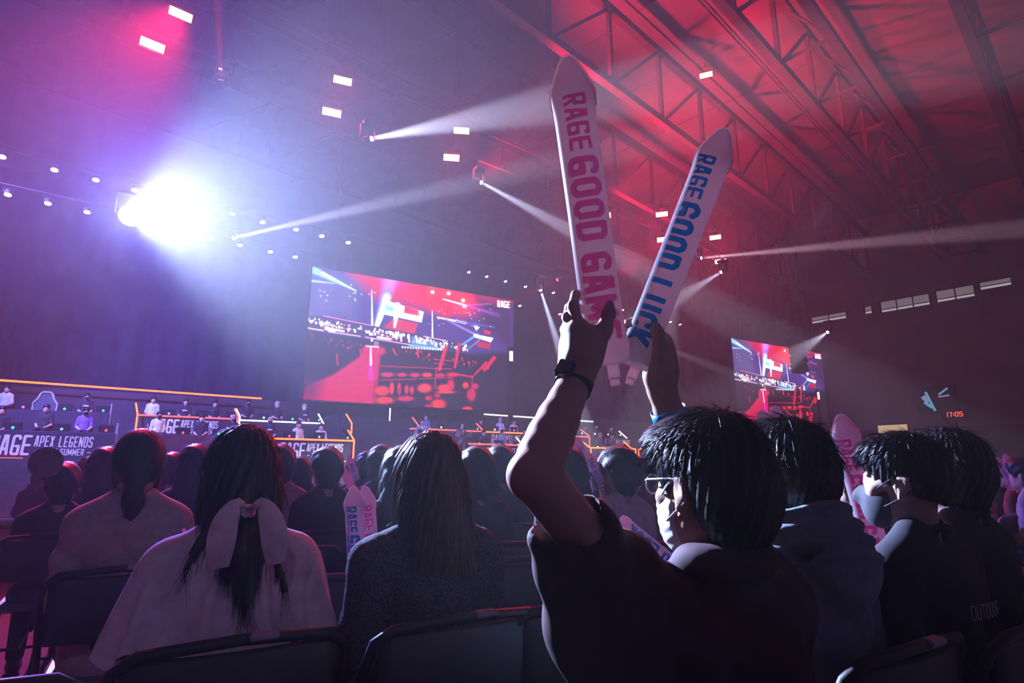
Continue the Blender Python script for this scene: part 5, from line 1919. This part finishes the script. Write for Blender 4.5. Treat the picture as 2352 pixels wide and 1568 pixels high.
# ------------------------------------------------------------------ near people seen from behind
def near_person(name, lab, px, py, dep, hair, hair_m, shirt_fn, shirt_m, s=1.0, rz=0.0, res=.009, hair_kw=None, skin=SKIN_T, head_R=None, legs=True, chair=None, tagged=True):
    P = at(px, py, dep)      # pixel of the head centre
    s = s * P.z / 1.185
    t = thing('person', lab, 'person', (P.x, P.y, 0), rz, 'near audience', scale=s)
    hc = (0, .012, 1.185)
    f = Field((-.34, -.2, .5), (.34, .5, 1.36), .007)
    head_field(f, hc, 1.0, head_R, True)
    f.cap((0, -.008, 1.03), (0, -.006, 1.12), .052, .053, .03)
    for q in (-1, 1):
        f.cap((q * .190, .0, .74), (q * .190, .03, .70), .038, .038, .02)
        f.cap((q * .190, .03, .70), (q * .12, .26, .615), .038, .028, .02)
        f.ell((q * .095, .31, .605), (.042, .05, .022), .02)
        for j in range(4):
            f.cap((q * (.115 - j * .018), .345, .603), (q * (.10 - j * .018), .39 - .006 * abs(j - 1.5), .585), .0095, .008, .006)
        f.cap((q * .06, .31, .61), (q * .045, .355, .605), .011, .009, .01)
    link('body', f.mesh('body'), skin, t)
    f = Field((-.46, -.36, .30), (.46, .34, 1.22), res)
    shirt_fn(f)
    link('top', f.mesh('top'), shirt_m, t)
    link('trousers', MID['short']['trousers'], TROUSER, t)
    for q in (-.11, .11):
        link('shoe', MID['short']['shoe'], SHOE, t).location = (q, 0, 0)
    kw = dict(n=3500)
    kw.update(hair_kw or {})
    near_hair('hair', hc, hair, t, hair_m, R=head_R, **kw)
    if chair:
        folding_chair((P.x, P.y + .03, 0), rz, chair, tagged)
    return t


def fold(f, amp=.006, fx=26.0, fz=20.0, z0=1.02):
    f.ripple(lambda x, y, z: amp * np.sin(fx * x + fz * z + 3 * np.sin(9 * z + 6 * x)) * np.clip((z0 - z) * 4, 0, 1))


# woman with the white ribbon
def blouse(f):
    torso_field(f, wide=1.03, arm=False)
    f.ell((0, -.01, .55), (.185, .14, .2), .06)
    for q in (-1, 1):
        f.cap((q * .145, -.01, .975), (q * .160, -.015, .88), .052, .050, .05)
    for q in (-1, 1):
        f.cap((q * .045, -.128, 1.0), (q * .10, -.120, .62), .006, .016, .03)
    f.ripple(lambda x, y, z: (.014 * np.sin(58 * x + 10 * z + 2 * np.sin(14 * z)) + .006 * np.sin(110 * x - 12 * z)) * np.clip((.96 - z) * 3.0, 0, 1) * np.clip((np.abs(x) - .10) * 12, .25, 1))
    f.cap((0, -.01, 1.04), (0, 0, 1.12), .052, .056, .0, 'sub')


def ribbon_hair(f):
    hc = Vector((0, .012, 1.185))
    f.ell(hc + Vector((0, -.065, -.055)), (.082, .058, .085), .04)
    f.cap(hc + Vector((0, -.095, -.08)), hc + Vector((.005, -.125, -.17)), .054, .044, .03)
    f.cap(hc + Vector((.005, -.125, -.17)), hc + Vector((.012, -.15, -.27)), .044, .014, .03)
    f.cap(hc + Vector((.05, -.07, -.10)), hc + Vector((.105, -.11, -.26)), .022, .006, .02)
    f.cap(hc + Vector((-.05, -.07, -.10)), hc + Vector((-.115, -.10, -.20)), .020, .005, .02)


D = near_person('person', 'woman in a white flutter sleeve blouse with a white ribbon in her hair', 556, 1098, 1.50, 'bob', HAIR_K, blouse, cloth('off_white', (.80, .77, .79)),
                hair_kw=dict(extra=ribbon_hair, n=4200, length=.08, droop=.25, puff=.008, lift=.012, seed=4, jit=.06), chair='folding chair under the woman with the white ribbon')
RIB = cloth('ribbon_white', (.85, .82, .83))


def cloth_band(pts, widths, bulge, th=.003, nu=8):
    """a doubled strip of cloth along a curve, curved across"""
    P = [Vector(p) for p in pts]
    m = len(P)
    mb = MB()
    V, Fc = [], []
    for side_ in (0, 1):
        for i in range(m):
            tdir = (P[min(i + 1, m - 1)] - P[max(i - 1, 0)]).normalized()
            cr = tdir.cross(Vector((0, 1, 0))).normalized()
            for k in range(nu + 1):
                u = -1 + 2 * k / nu
                V.append(P[i] + cr * widths[i] * u + Vector((0, -bulge[i] * (1 - u * u) + th * side_, 0)))
    n1 = nu + 1
    for sd in (0, 1):
        o_ = sd * m * n1
        for i in range(m - 1):
            for k in range(nu):
                q = (o_ + i * n1 + k, o_ + i * n1 + k + 1, o_ + (i + 1) * n1 + k + 1, o_ + (i + 1) * n1 + k)
                Fc.append(q if sd else q[::-1])
    return mb.add(V, Fc)


def smooth_pts(pts, n=14):
    out = []
    m = len(pts) - 1
    for i in range(n + 1):
        t = m * i / n
        k = min(int(t), m - 1)
        u = t - k
        p = [Vector(pts[max(0, min(m, k + d))]) for d in (-1, 0, 1, 2)]
        out.append(.5 * ((2 * p[1]) + (p[2] - p[0]) * u + (2 * p[0] - 5 * p[1] + 4 * p[2] - p[3]) * u * u + (3 * p[1] - p[0] - 3 * p[2] + p[3]) * u ** 3))
    return out


kz = 1.118
rib = MB().bbox((0, -.172, kz - .004), (.030, .022, .030), .008).obj('hair_ribbon', RIB, D, True)
for q in (-1, 1):
    sp = smooth_pts([(q * .008, -.170, kz), (q * .026, -.185, kz + .012), (q * .046, -.192, kz - .022), (q * .060 if q > 0 else -.052, -.190, kz - .072), (q * .068 if q > 0 else -.050, -.178, kz - .122)])
    ws = [Vector(p).x for p in smooth_pts([(.006, 0, 0), (.014, 0, 0), (.026, 0, 0), (.029, 0, 0), (.020, 0, 0)])]
    bl = [Vector(p).x for p in smooth_pts([(.004, 0, 0), (.010, 0, 0), (.016, 0, 0), (.014, 0, 0), (.006, 0, 0)])]
    cloth_band(sp, ws, bl).obj('ribbon_loop', RIB, rib, True)
for q in (-1, 1):
    V, Fc = [], []
    NA, NL = 40, 14
    for j in range(NL + 1):
        u = j / NL
        for i in range(NA + 1):
            th = (-2.5 + 5.0 * i / NA)
            r_ = .052 + .036 * u ** .6 + .016 * u * math.sin(7 * th + q + 2 * u) + .006 * u * math.sin(13 * th)
            c_ = Vector((q * (.142 + .020 * u), -.012, .985 - (.185 + .025 * math.sin(5 * th + q)) * u))
            V.append(c_ + Vector((q * r_ * math.cos(th), -r_ * .95 * math.sin(th), .030 * math.cos(th) * (1 - u))))
    for j in range(NL):
        for i in range(NA):
            Fc.append((j * (NA + 1) + i, j * (NA + 1) + i + 1, (j + 1) * (NA + 1) + i + 1, (j + 1) * (NA + 1) + i))
    MB().add(V, Fc).obj('flutter_sleeve', cloth('off_white', (.80, .77, .79)), D, True)


# woman with long brown hair
def knit(f):
    torso_field(f, wide=1.02)
    f.ell((0, -.01, .55), (.175, .14, .2), .06)
    for q in (-1, 1):
        f.cap((q * .165, -.01, .96), (q * .205, -.02, .70), .055, .054, .04)
        f.cap((q * .205, -.02, .70), (q * .19, .12, .55), .052, .045, .03)
    f.ripple(lambda x, y, z: .0022 * np.sin(190 * x + 40 * z) * np.sin(170 * z) + .005 * np.sin(20 * z + 14 * x))
    f.cap((0, -.01, 1.05), (0, 0, 1.12), .052, .056, .0, 'sub')


def long_hair(f):
    hc = Vector((0, .012, 1.185))
    f.ell(hc + Vector((0, -.070, -.10)), (.080, .050, .13), .05)
    f.ell(hc + Vector((.004, -.095, -.20)), (.094, .036, .11), .05)
    f.cap(hc + Vector((-.072, -.02, -.06)), hc + Vector((-.095, -.06, -.22)), .022, .010, .03)


near_person('person', 'woman with long brown hair in a dark speckled knit, seen from behind', 990, 1098, 1.70, 'bob', HAIR_B, knit, mat('cloth_speckled_knit', (.05, .05, .06), .9, var=.9, scale=160, bump=.4),
            hair_kw=dict(extra=long_hair, n=6000, length=.12, droop=.45, puff=.008, lift=.01, seed=8, jit=.05, width=.0015), chair='folding chair under the woman with long brown hair')


# beige top with low ponytail
def tee(f, wide=1.0, amp=.006):
    torso_field(f, wide=wide)
    f.ell((0, -.01, .55), (.175 * wide, .14, .2), .06)
    for q in (-1, 1):
        f.cap((q * .165 * wide, -.01, .96), (q * .195 * wide, -.01, .72), .054, .056, .04)
    fold(f, amp)
    f.path([(.064 * math.sin(a), -.016 - .060 * math.cos(a), 1.062 + .010 * math.cos(a)) for a in [2 * math.pi * k / 20 for k in range(21)]], [.010] * 21, .008)
    f.cap((0, -.012, 1.035), (0, -.004, 1.13), .053, .056, .0, 'sub')


near_person('person', 'spectator in a beige top with a low ponytail, left side', 318, 1066, 2.42, 'tail', HAIR_K, lambda f: tee(f, .93, .012), cloth('beige', (.40, .37, .36)), hair_kw=dict(zcut=.0, n=1800, length=.04, lift=.01, seed=12, puff=.011, jit=.08, ripple=.002), chair='folding chair behind the beige top')
# hooded spectator
def hoodie(f):
    tee(f, 1.05)
    for i, (z, r, rr) in enumerate(((1.045, .105, .026), (1.075, .098, .022), (1.10, .088, .018))):
        pts = [(r * math.sin(a), -.035 - r * .75 * math.cos(a), z + .014 * math.cos(a) + .012 * math.sin(3 * a + i)) for a in [(-2.2 + 4.4 * k / 12) for k in range(13)]]
        f.path(pts, [rr] * 13, .012)
    f.ell((0, -.13, .99), (.10, .045, .085), .04)
    f.ripple(lambda x, y, z: .007 * np.sin(150 * z + 14 * x + 60 * y) * ((z > 1.0) & (np.abs(x) < .15)))


near_person('person', 'spectator in a grey green hoodie right of the man with raised sticks', 1812, 1096, 1.46, 'bowl', HAIR_K, hoodie, cloth('hoodie', (.20, .27, .28)),
            hair_kw=dict(zcut=.03, n=3500, length=.05, lift=.02, puff=.020, seed=21, jit=.1), chair='folding chair of the hooded spectator')
# man with the dark mask
C = near_person('person', 'man with a dark grey face mask in a black t-shirt, facing left', 2086, 1110, 1.64, 'crop', HAIR_K, lambda f: tee(f, 1.06), cloth('black_print_tee', (.025, .025, .032)),
                hair_kw=dict(zcut=.055, n=4200, length=.035, lift=.02, puff=.013, seed=31, jit=.1, droop=.05), rz=.0, head_R=Matrix.Rotation(.36, 3, 'Z'), chair='folding chair of the man with the dark mask', skin=SKIN_L)
hcC = Vector((0, .012, 1.185))
MC = Matrix.Translation(hcC) @ Matrix.Rotation(.36, 4, 'Z') @ Matrix.Translation(-hcC)
link('face_mask', mask_mesh(.005), mat('mask_grey', (.055, .055, .065), .8, var=.1, scale=60), C).matrix_basis = MC
for me in ear_loops():
    link('ear_loop', me, mat('mask_grey', (.055, .055, .065)), C).matrix_basis = MC
TXT_G = mat('shirt_print_grey', (.5, .5, .52), .7)
wd = text_layout('OUTDOOR', .036, w=.5, t=.12, c=.1, gap=.09)[1]
letters('OUTDOOR', .036, lambda x, y: (-wd / 2 + x, -.1435 + 1.2 * (x - wd / 2) ** 2, .86 + y), TXT_G, C, 'letter', w=.5, t=.12, c=.1, gap=.09)
near_person('person', 'black haired spectator in black at the right, head against the wall', 2185, 1090, 1.92, 'bowl', HAIR_K, lambda f: tee(f, 1.05), cloth('black_c', (.02, .02, .026)),
            hair_kw=dict(zcut=.03, n=1800, length=.045, lift=.02, puff=.022, seed=41, jit=.1), chair='folding chair of the black haired spectator at the right')

# empty chairs in the near rows
folding_chair((-.30, 1.62, 0), .05, 'empty folding chair left of the ribboned woman, red lit seat', True)
folding_chair((-.62, 2.45, 0), .02, 'empty folding chair at the end of the row by the aisle')
folding_chair((1.07, 1.63, 0), -.05, 'empty folding chair with a bright rail under the raised elbow', True)
folding_chair((1.32, 2.42, 0), -.05, 'empty folding chair with a red lit seat seen below the raised arm')
folding_chair((.42, 2.42, 0), .0, 'empty folding chair whose top rail shows right of the blouse')
folding_chair((.92, 2.42, 0), .0, 'empty folding chair behind the pair of white sticks')
folding_chair((.60, 3.25, 0), .0, 'empty folding chair with a red rail in front of the man in black')

# ------------------------------------------------------------------ the man with the raised sticks
HCP = at(1628, 1118, 1.13)
A0 = Vector((HCP.x, HCP.y - .012, 0))
A = thing('person', 'man with glasses and white mask raising two white sticks, dark red shirt', 'person', A0, 0, 'near audience')
hz = HCP.z
hA = Vector((0, .012, hz))


def L(px, py, d):
    return at(px, py, d) - A0


Ls, Le, Lw = L(1455, 1372, 1.06), L(1226, 1090, .935), L(1322, 872, 1.10)
Rs, Re, Rw = Vector((.16, .01, .95)), L(1592, 1130, 1.37), L(1520, 893, 1.34)
lo = Vector((min(Le.x, Lw.x) - .12, -.24, .80))
hi = Vector((.32, max(Rw.y, Re.y) + .16, max(Lw.z, Rw.z) + .27))
f = Field(lo, hi, .0050)
head_field(f, hA, 1.0, None, True)
f.cap((0, -.004, hz - .13), (0, -.006, hz - .06), .050, .053, .03)
f.cap((0, .0, hz - .25), (0, -.002, hz - .13), .036, .048, .03)
f.cap((-.10, .0, hz - .25), (.10, .0, hz - .25), .036, .036, .05)
# left arm: shoulder, elbow, forearm
Lm = Ls.lerp(Le, .5)
f.cap((-.10, .0, hz - .25), Ls, .034, .034, .04)
f.path([Ls, Lm, Le], [.042, .044, .040], .012)
ol = (Le - Ls).normalized()
f.ell(Le + (Le - Lw).normalized() * .012 + (Le - Ls).normalized() * .010, (.024, .024, .024), .03)
Lf = Le.lerp(Lw, .32)
f.path([Le.lerp(Lw, u) for u in (0, .18, .36, .55, .75, 1)], [.0385, .0405, .0400, .0370, .0325, .0300], .006)
# right arm
Rm_ = Rs.lerp(Re, .5)
f.path([Rs, Rm_, Re], [.042, .042, .038], .03)
f.path([Re.lerp(Rw, u) for u in (0, .2, .4, .6, .8, 1)], [.040, .042, .041, .037, .033, .0305], .006)


def finger(pts, r0, r1, k=.005):
    P = [L(*p) for p in pts]
    n = len(P)
    f.path(P, [r0 + (r1 - r0) * i / (n - 1) for i in range(n)], k)


# left hand: palm towards the stick behind it, fingers go round its left side
f.path([Lw, L(1330, 838, 1.10), L(1340, 790, 1.10)], [.0285, .031, .032], .02)
f.path([L(1345, 800, 1.095), L(1330, 755, 1.105)], [.028, .020], .02)
f.path([L(1322, 820, 1.115), L(1312, 770, 1.12)], [.024, .019], .02)
f.path([L(1316, 835, 1.12), L(1308, 800, 1.13)], [.022, .018], .02)
f.path([L(1350, 815, 1.09), L(1362, 785, 1.092)], [.027, .021], .02)
finger([(1330, 750, 1.105), (1316, 702, 1.118), (1322, 677, 1.15), (1346, 672, 1.185)], .0120, .0085)
finger([(1316, 764, 1.118), (1303, 728, 1.13), (1308, 706, 1.165), (1336, 703, 1.195)], .0118, .0085)
finger([(1309, 785, 1.126), (1298, 757, 1.14), (1304, 738, 1.172), (1332, 736, 1.198)], .0112, .0080)
finger([(1306, 806, 1.132), (1297, 786, 1.146), (1303, 770, 1.172), (1328, 768, 1.195)], .0100, .0074)
finger([(1366, 790, 1.092), (1388, 757, 1.10), (1398, 722, 1.112), (1401, 700, 1.122)], .0155, .0090, .014)
# right hand: fingers pass behind the stick and come out at its left, thumb in front
f.path([Rw, L(1518, 862, 1.335), L(1516, 812, 1.345)], [.029, .032, .033], .02)
f.path([L(1528, 850, 1.35), L(1526, 790, 1.37)], [.028, .022], .02)
f.path([L(1505, 862, 1.325), L(1508, 820, 1.31)], [.024, .019], .02)
finger([(1530, 778, 1.375), (1500, 748, 1.392), (1456, 738, 1.375), (1441, 743, 1.335), (1441, 746, 1.322)], .0120, .0088)
finger([(1528, 796, 1.378), (1494, 770, 1.396), (1447, 762, 1.378), (1431, 768, 1.338), (1431, 771, 1.324)], .0118, .0086)
finger([(1526, 814, 1.375), (1490, 792, 1.392), (1442, 786, 1.374), (1428, 791, 1.336), (1428, 794, 1.324)], .0112, .0082)
finger([(1524, 830, 1.37), (1488, 814, 1.386), (1446, 808, 1.366), (1433, 812, 1.34)], .0100, .0076)
finger([(1507, 828, 1.308), (1516, 795, 1.287), (1510, 765, 1.272), (1505, 748, 1.266)], .0165, .0100, .014)
link('body', f.mesh('body'), SKIN_T, A)

# shirt
f = Field((min(Le.x, -.4) - .05, -.34, .40), (.46, .40, 1.22), .007)
torso_field(f, wide=1.05, arm=False, dz=-.055)
f.ell((0, -.01, .55), (.18, .14, .2), .06)
f.cap((-.11, -.01, .94), Ls, .056, .054, .05)
Sl = Ls.lerp(Le, .60)
f.path([Ls, Sl], [.054, .060], .05)
Sd = (Le - Ls).normalized()
# loose sleeve hem hanging under the raised arm
f.path([Ls.lerp(Le, .25), L(1262, 1235, .98), L(1295, 1340, 1.01)], [.05, .022, .026], .04)
f.path([L(1285, 1330, 1.0), L(1350, 1430, 1.04), Vector((-.12, 0, .7))], [.030, .07, .11], .06)
f.ell(L(1430, 1400, 1.06), (.09, .09, .12), .06)
f.path([(.12, -.01, .96), Rs, Rs.lerp(Re, .55)], [.062, .064, .060], .05)
f.ripple(lambda x, y, z: .0045 * np.sin(24 * x + 26 * z + 3 * np.sin(11 * z)) + .0025 * np.sin(50 * x - 30 * z + 20 * y))
f.path([(.068 * math.sin(a), -.014 - .062 * math.cos(a), hz - .115 - .012 * math.cos(a) - .03 * (abs(a) / 2.6) ** 2) for a in [(-2.6 + 5.2 * k / 18) for k in range(19)]], [.017] * 19, .03)
f.cap((0, -.012, hz - .16), (0, 0, hz - .02), .052, .056, .0, 'sub')
f.cap(Sl + Sd * .012, Sl + Sd * .16, .053, .075, .0, 'sub')
link('shirt', f.mesh('shirt'), mat('cloth_dark_red_shirt', (.055, .022, .028), .8, var=.25, scale=14), A)
# collar
f = Field((-.13, -.15, hz - .20), (.13, .13, hz - .06), .0045)
pts = [(.078 * math.sin(a), -.012 - .070 * math.cos(a), hz - .135 - .016 * math.cos(a) + .004) for a in [(-2.6 + 5.2 * k / 18) for k in range(19)]]
for i in list(range(0, 4)) + list(range(14, 18)):
    a, b = Vector(pts[i]), Vector(pts[i + 1])
    for h in (0, .011, .022, .033):
        out = Vector((a.x, a.y + .012, 0)).normalized()
        f.cap(a + out * h * .55 - Vector((0, 0, h)), b + out * h * .55 - Vector((0, 0, h)), .0055, .0055, .006)
link('collar', f.mesh('collar'), cloth('collar_mauve', (.42, .36, .40)), A)
# white pleated mask
f = Field((-.10, .0, hz - .15), (.10, .17, hz + .04), .0038)
f.ell(hA + Vector((0, .026, -.050)), (.074, .088, .076), .01)
f.cap(hA + Vector((0, .096, .0)), hA + Vector((0, .121, -.035)), .010, .015, .03)
f.ell(hA + Vector((0, .066, -.092)), (.040, .040, .036), .03)
f.ripple(lambda x, y, z: .0007 * np.sin((z + .3 * y) * 330))
f.cut(lambda x, y, z: np.maximum(z - (hA.z - .006), (.030 + hA.y) - y))
link('face_mask', f.mesh('face_mask'), mat('mask_white_near', (.78, .78, .80), .75), A)
for me in ear_loops(hA, .0028):
    link('ear_loop', me, mat('mask_white_near', (.78, .78, .80)), A)
near_hair('hair', hA, 'short', A, HAIR_K, zcut=.035, n=9000, length=.038, width=.0014, lift=.006, puff=.019, seed=2, droop=.10, jit=.10, res=.005,
          extra=lambda f: (f.ell(hA + Vector((0, .07, .075)), (.075, .045, .05), .03), f.ell(hA + Vector((0, -.075, -.02)), (.080, .056, .085), .03)), ripple=.0028)
folding_chair((A0.x, A0.y + .03, 0), 0, 'folding chair under the man with the raised sticks', True)

# glasses: they sit on him but lift away
gl = thing('glasses', 'pale rimmed glasses on the man with raised sticks', 'glasses', A0 + hA)
M_GL = mat('glasses_frame', (.65, .62, .64), .25, metal=.5)
for q in (-1, 1):
    MB().tube([(q * .033 + .025 * math.cos(a), .118 - .010 * abs(math.cos(a)) * (1 if math.cos(a) * q > 0 else 0), .004 + .019 * math.sin(a)) for a in [2 * math.pi * k / 20 for k in range(20)]], .0019, 6, True).obj('rim', M_GL, gl, True)
    MB().tube([(q * .060, .108, .012), (q * .077, .085, .014), (q * .083, .02, .016), (q * .084, -.012, .014), (q * .082, -.028, -.004)], .0024, 6).obj('temple', M_GL, gl, True)
MB().tube([(-.009, .118, .008), (0, .122, .010), (.009, .118, .008)], .0016, 6).obj('bridge', M_GL, gl, True)
# watch and wristband
ax = (Lw - Le).normalized()
wq = ax.to_track_quat('Z', 'Y')
wpos = A0 + Lw - ax * .013
wt = thing('smart_watch', 'dark square smart watch on the left wrist', 'watch', wpos, quat=wq)
ring = [(.0335 * math.cos(a), .0335 * math.sin(a)) for a in [2 * math.pi * k / 28 for k in range(28)]]


def band(rad, hh, th, n=28):
    mb = MB()
    V = []
    for r_, z in ((rad, -hh), (rad + th, -hh), (rad + th, hh), (rad, hh)):
        V += [(r_ * math.cos(2 * math.pi * k / n), r_ * math.sin(2 * math.pi * k / n), z) for k in range(n)]
    Fc = []
    for a in range(4):
        b = (a + 1) % 4
        for k in range(n):
            Fc.append((a * n + k, a * n + (k + 1) % n, b * n + (k + 1) % n, b * n + k))
    return mb.add(V, Fc)


band(.0320, .012, .0035).obj('strap', mat('watch_strap', (.05, .045, .055), .6), wt, True)
loc_dir = wq.inverted() @ (at(1290, 850, 1.055) - wpos)
loc_dir.z = 0
loc_dir.normalize()
Rw_ = Matrix.Rotation(math.atan2(loc_dir.y, loc_dir.x), 3, 'Z')
MB().bbox(loc_dir * .0415, (.011, .037, .042), .005, Rw_).obj('case', mat('watch_case', (.03, .03, .035), .25, metal=.5), wt)
MB().bbox(loc_dir * .0475, (.002, .031, .036), .0008, Rw_).obj('dial', mat('watch_glass', (.01, .01, .014), .08, spec=.6), wt)
side = Vector((-loc_dir.y, loc_dir.x, 0))
MB().tube([loc_dir * .0415 + Vector((0, 0, -.021)), loc_dir * .0415 + Vector((0, 0, -.024))], .004, 8).obj('crown', M_EDGE, wt)
bx_ = (Rw - Re).normalized()
bt = thing('wristband', 'bright blue paper wristband on the right wrist', 'wristband', A0 + Rw.lerp(Re, .24), quat=bx_.to_track_quat('Z', 'Y'))
band(.0400, .0125, .0012).obj('strap', mat('wristband_blue', (.01, .22, .62), .45), bt, True)
MB().bbox((.0420, 0, 0), (.003, .02, .026), .001).obj('clasp', mat('wristband_blue', (.01, .22, .62)), bt)
# the two raised sticks
stick(at(1398, 838, 1.165), at(1303, 131, 1.135), 'raised white cheering stick with pink lettering GOOD GAME', 'GOOD GAME', 'pink', twist=.08)
stick(at(1452, 842, 1.315), at(1666, 296, 1.30), 'raised white cheering stick with blue lettering GOOD LUCK', 'GOOD LUCK', 'blue', twist=-.40)

# ------------------------------------------------------------------ small things on the floor at the left
u0, u1 = at(150, 1300, 2.35), at(44, 1487, 2.15)
um = thing('umbrella', 'folded dark umbrella slanting down at the lower left', 'umbrella', u1, quat=(u0 - u1).to_track_quat('Z', 'Y'))
ln = (u0 - u1).length
f = Field((-.07, -.07, .03), (.07, .07, ln + .02), .007)
f.cap((0, 0, .06), (0, 0, ln * .75), .008, .036, .02)
f.cap((0, 0, ln * .75), (0, 0, ln), .036, .022, .02)
f.ripple(lambda x, y, z: .004 * np.sin(6 * np.arctan2(y, x) + 14 * z))
link('canopy', f.mesh('canopy'), cloth('umbrella', (.05, .035, .05)), um)
MB().tube([(0, 0, 0), (0, 0, .09)], .004, 6).obj('tip', M_CHT, um)
MB().tube([(0, 0, ln), (0, 0, ln + .12), (0, .02, ln + .15), (0, .05, ln + .14)], .009, 8).obj('handle', M_BLACK, um)
# round hand fan hiding part of the left lettering
P = at(105, 1062, 3.3)
fn = thing('hand_fan', 'dim round hand fan in front of the left lettering', 'fan', P, -.2)
MB().lathe([(.083, -.002), (.085, 0), (.083, .002)], 28, Matrix.Rotation(math.pi / 2, 4, 'X')).obj('leaf', cloth('fan_mauve', (.22, .17, .21)), fn)
MB().tube([(0, 0, -.08), (.10, .02, -.22)], .008, 8).obj('handle', M_BLACK, fn)
# tape line on the floor
o = MB().bbox((-2.6, 5.8, .004), (3.5, .06, .006), .001).obj('floor_tape', mat('tape', (.5, .45, .45), .5))
tag(o, 'thin pale tape line on the red lit floor at the left', 'tape')
for i, y in enumerate((17.5, 18.6)):
    o = MB().bbox((-4, y, .06), (14, .35, .12), .04).obj('cable_ramp', M_BLACK)
    tag(o, 'low dark cable ramp before the stage, %s one' % ('near', 'far')[i], 'cable ramp')
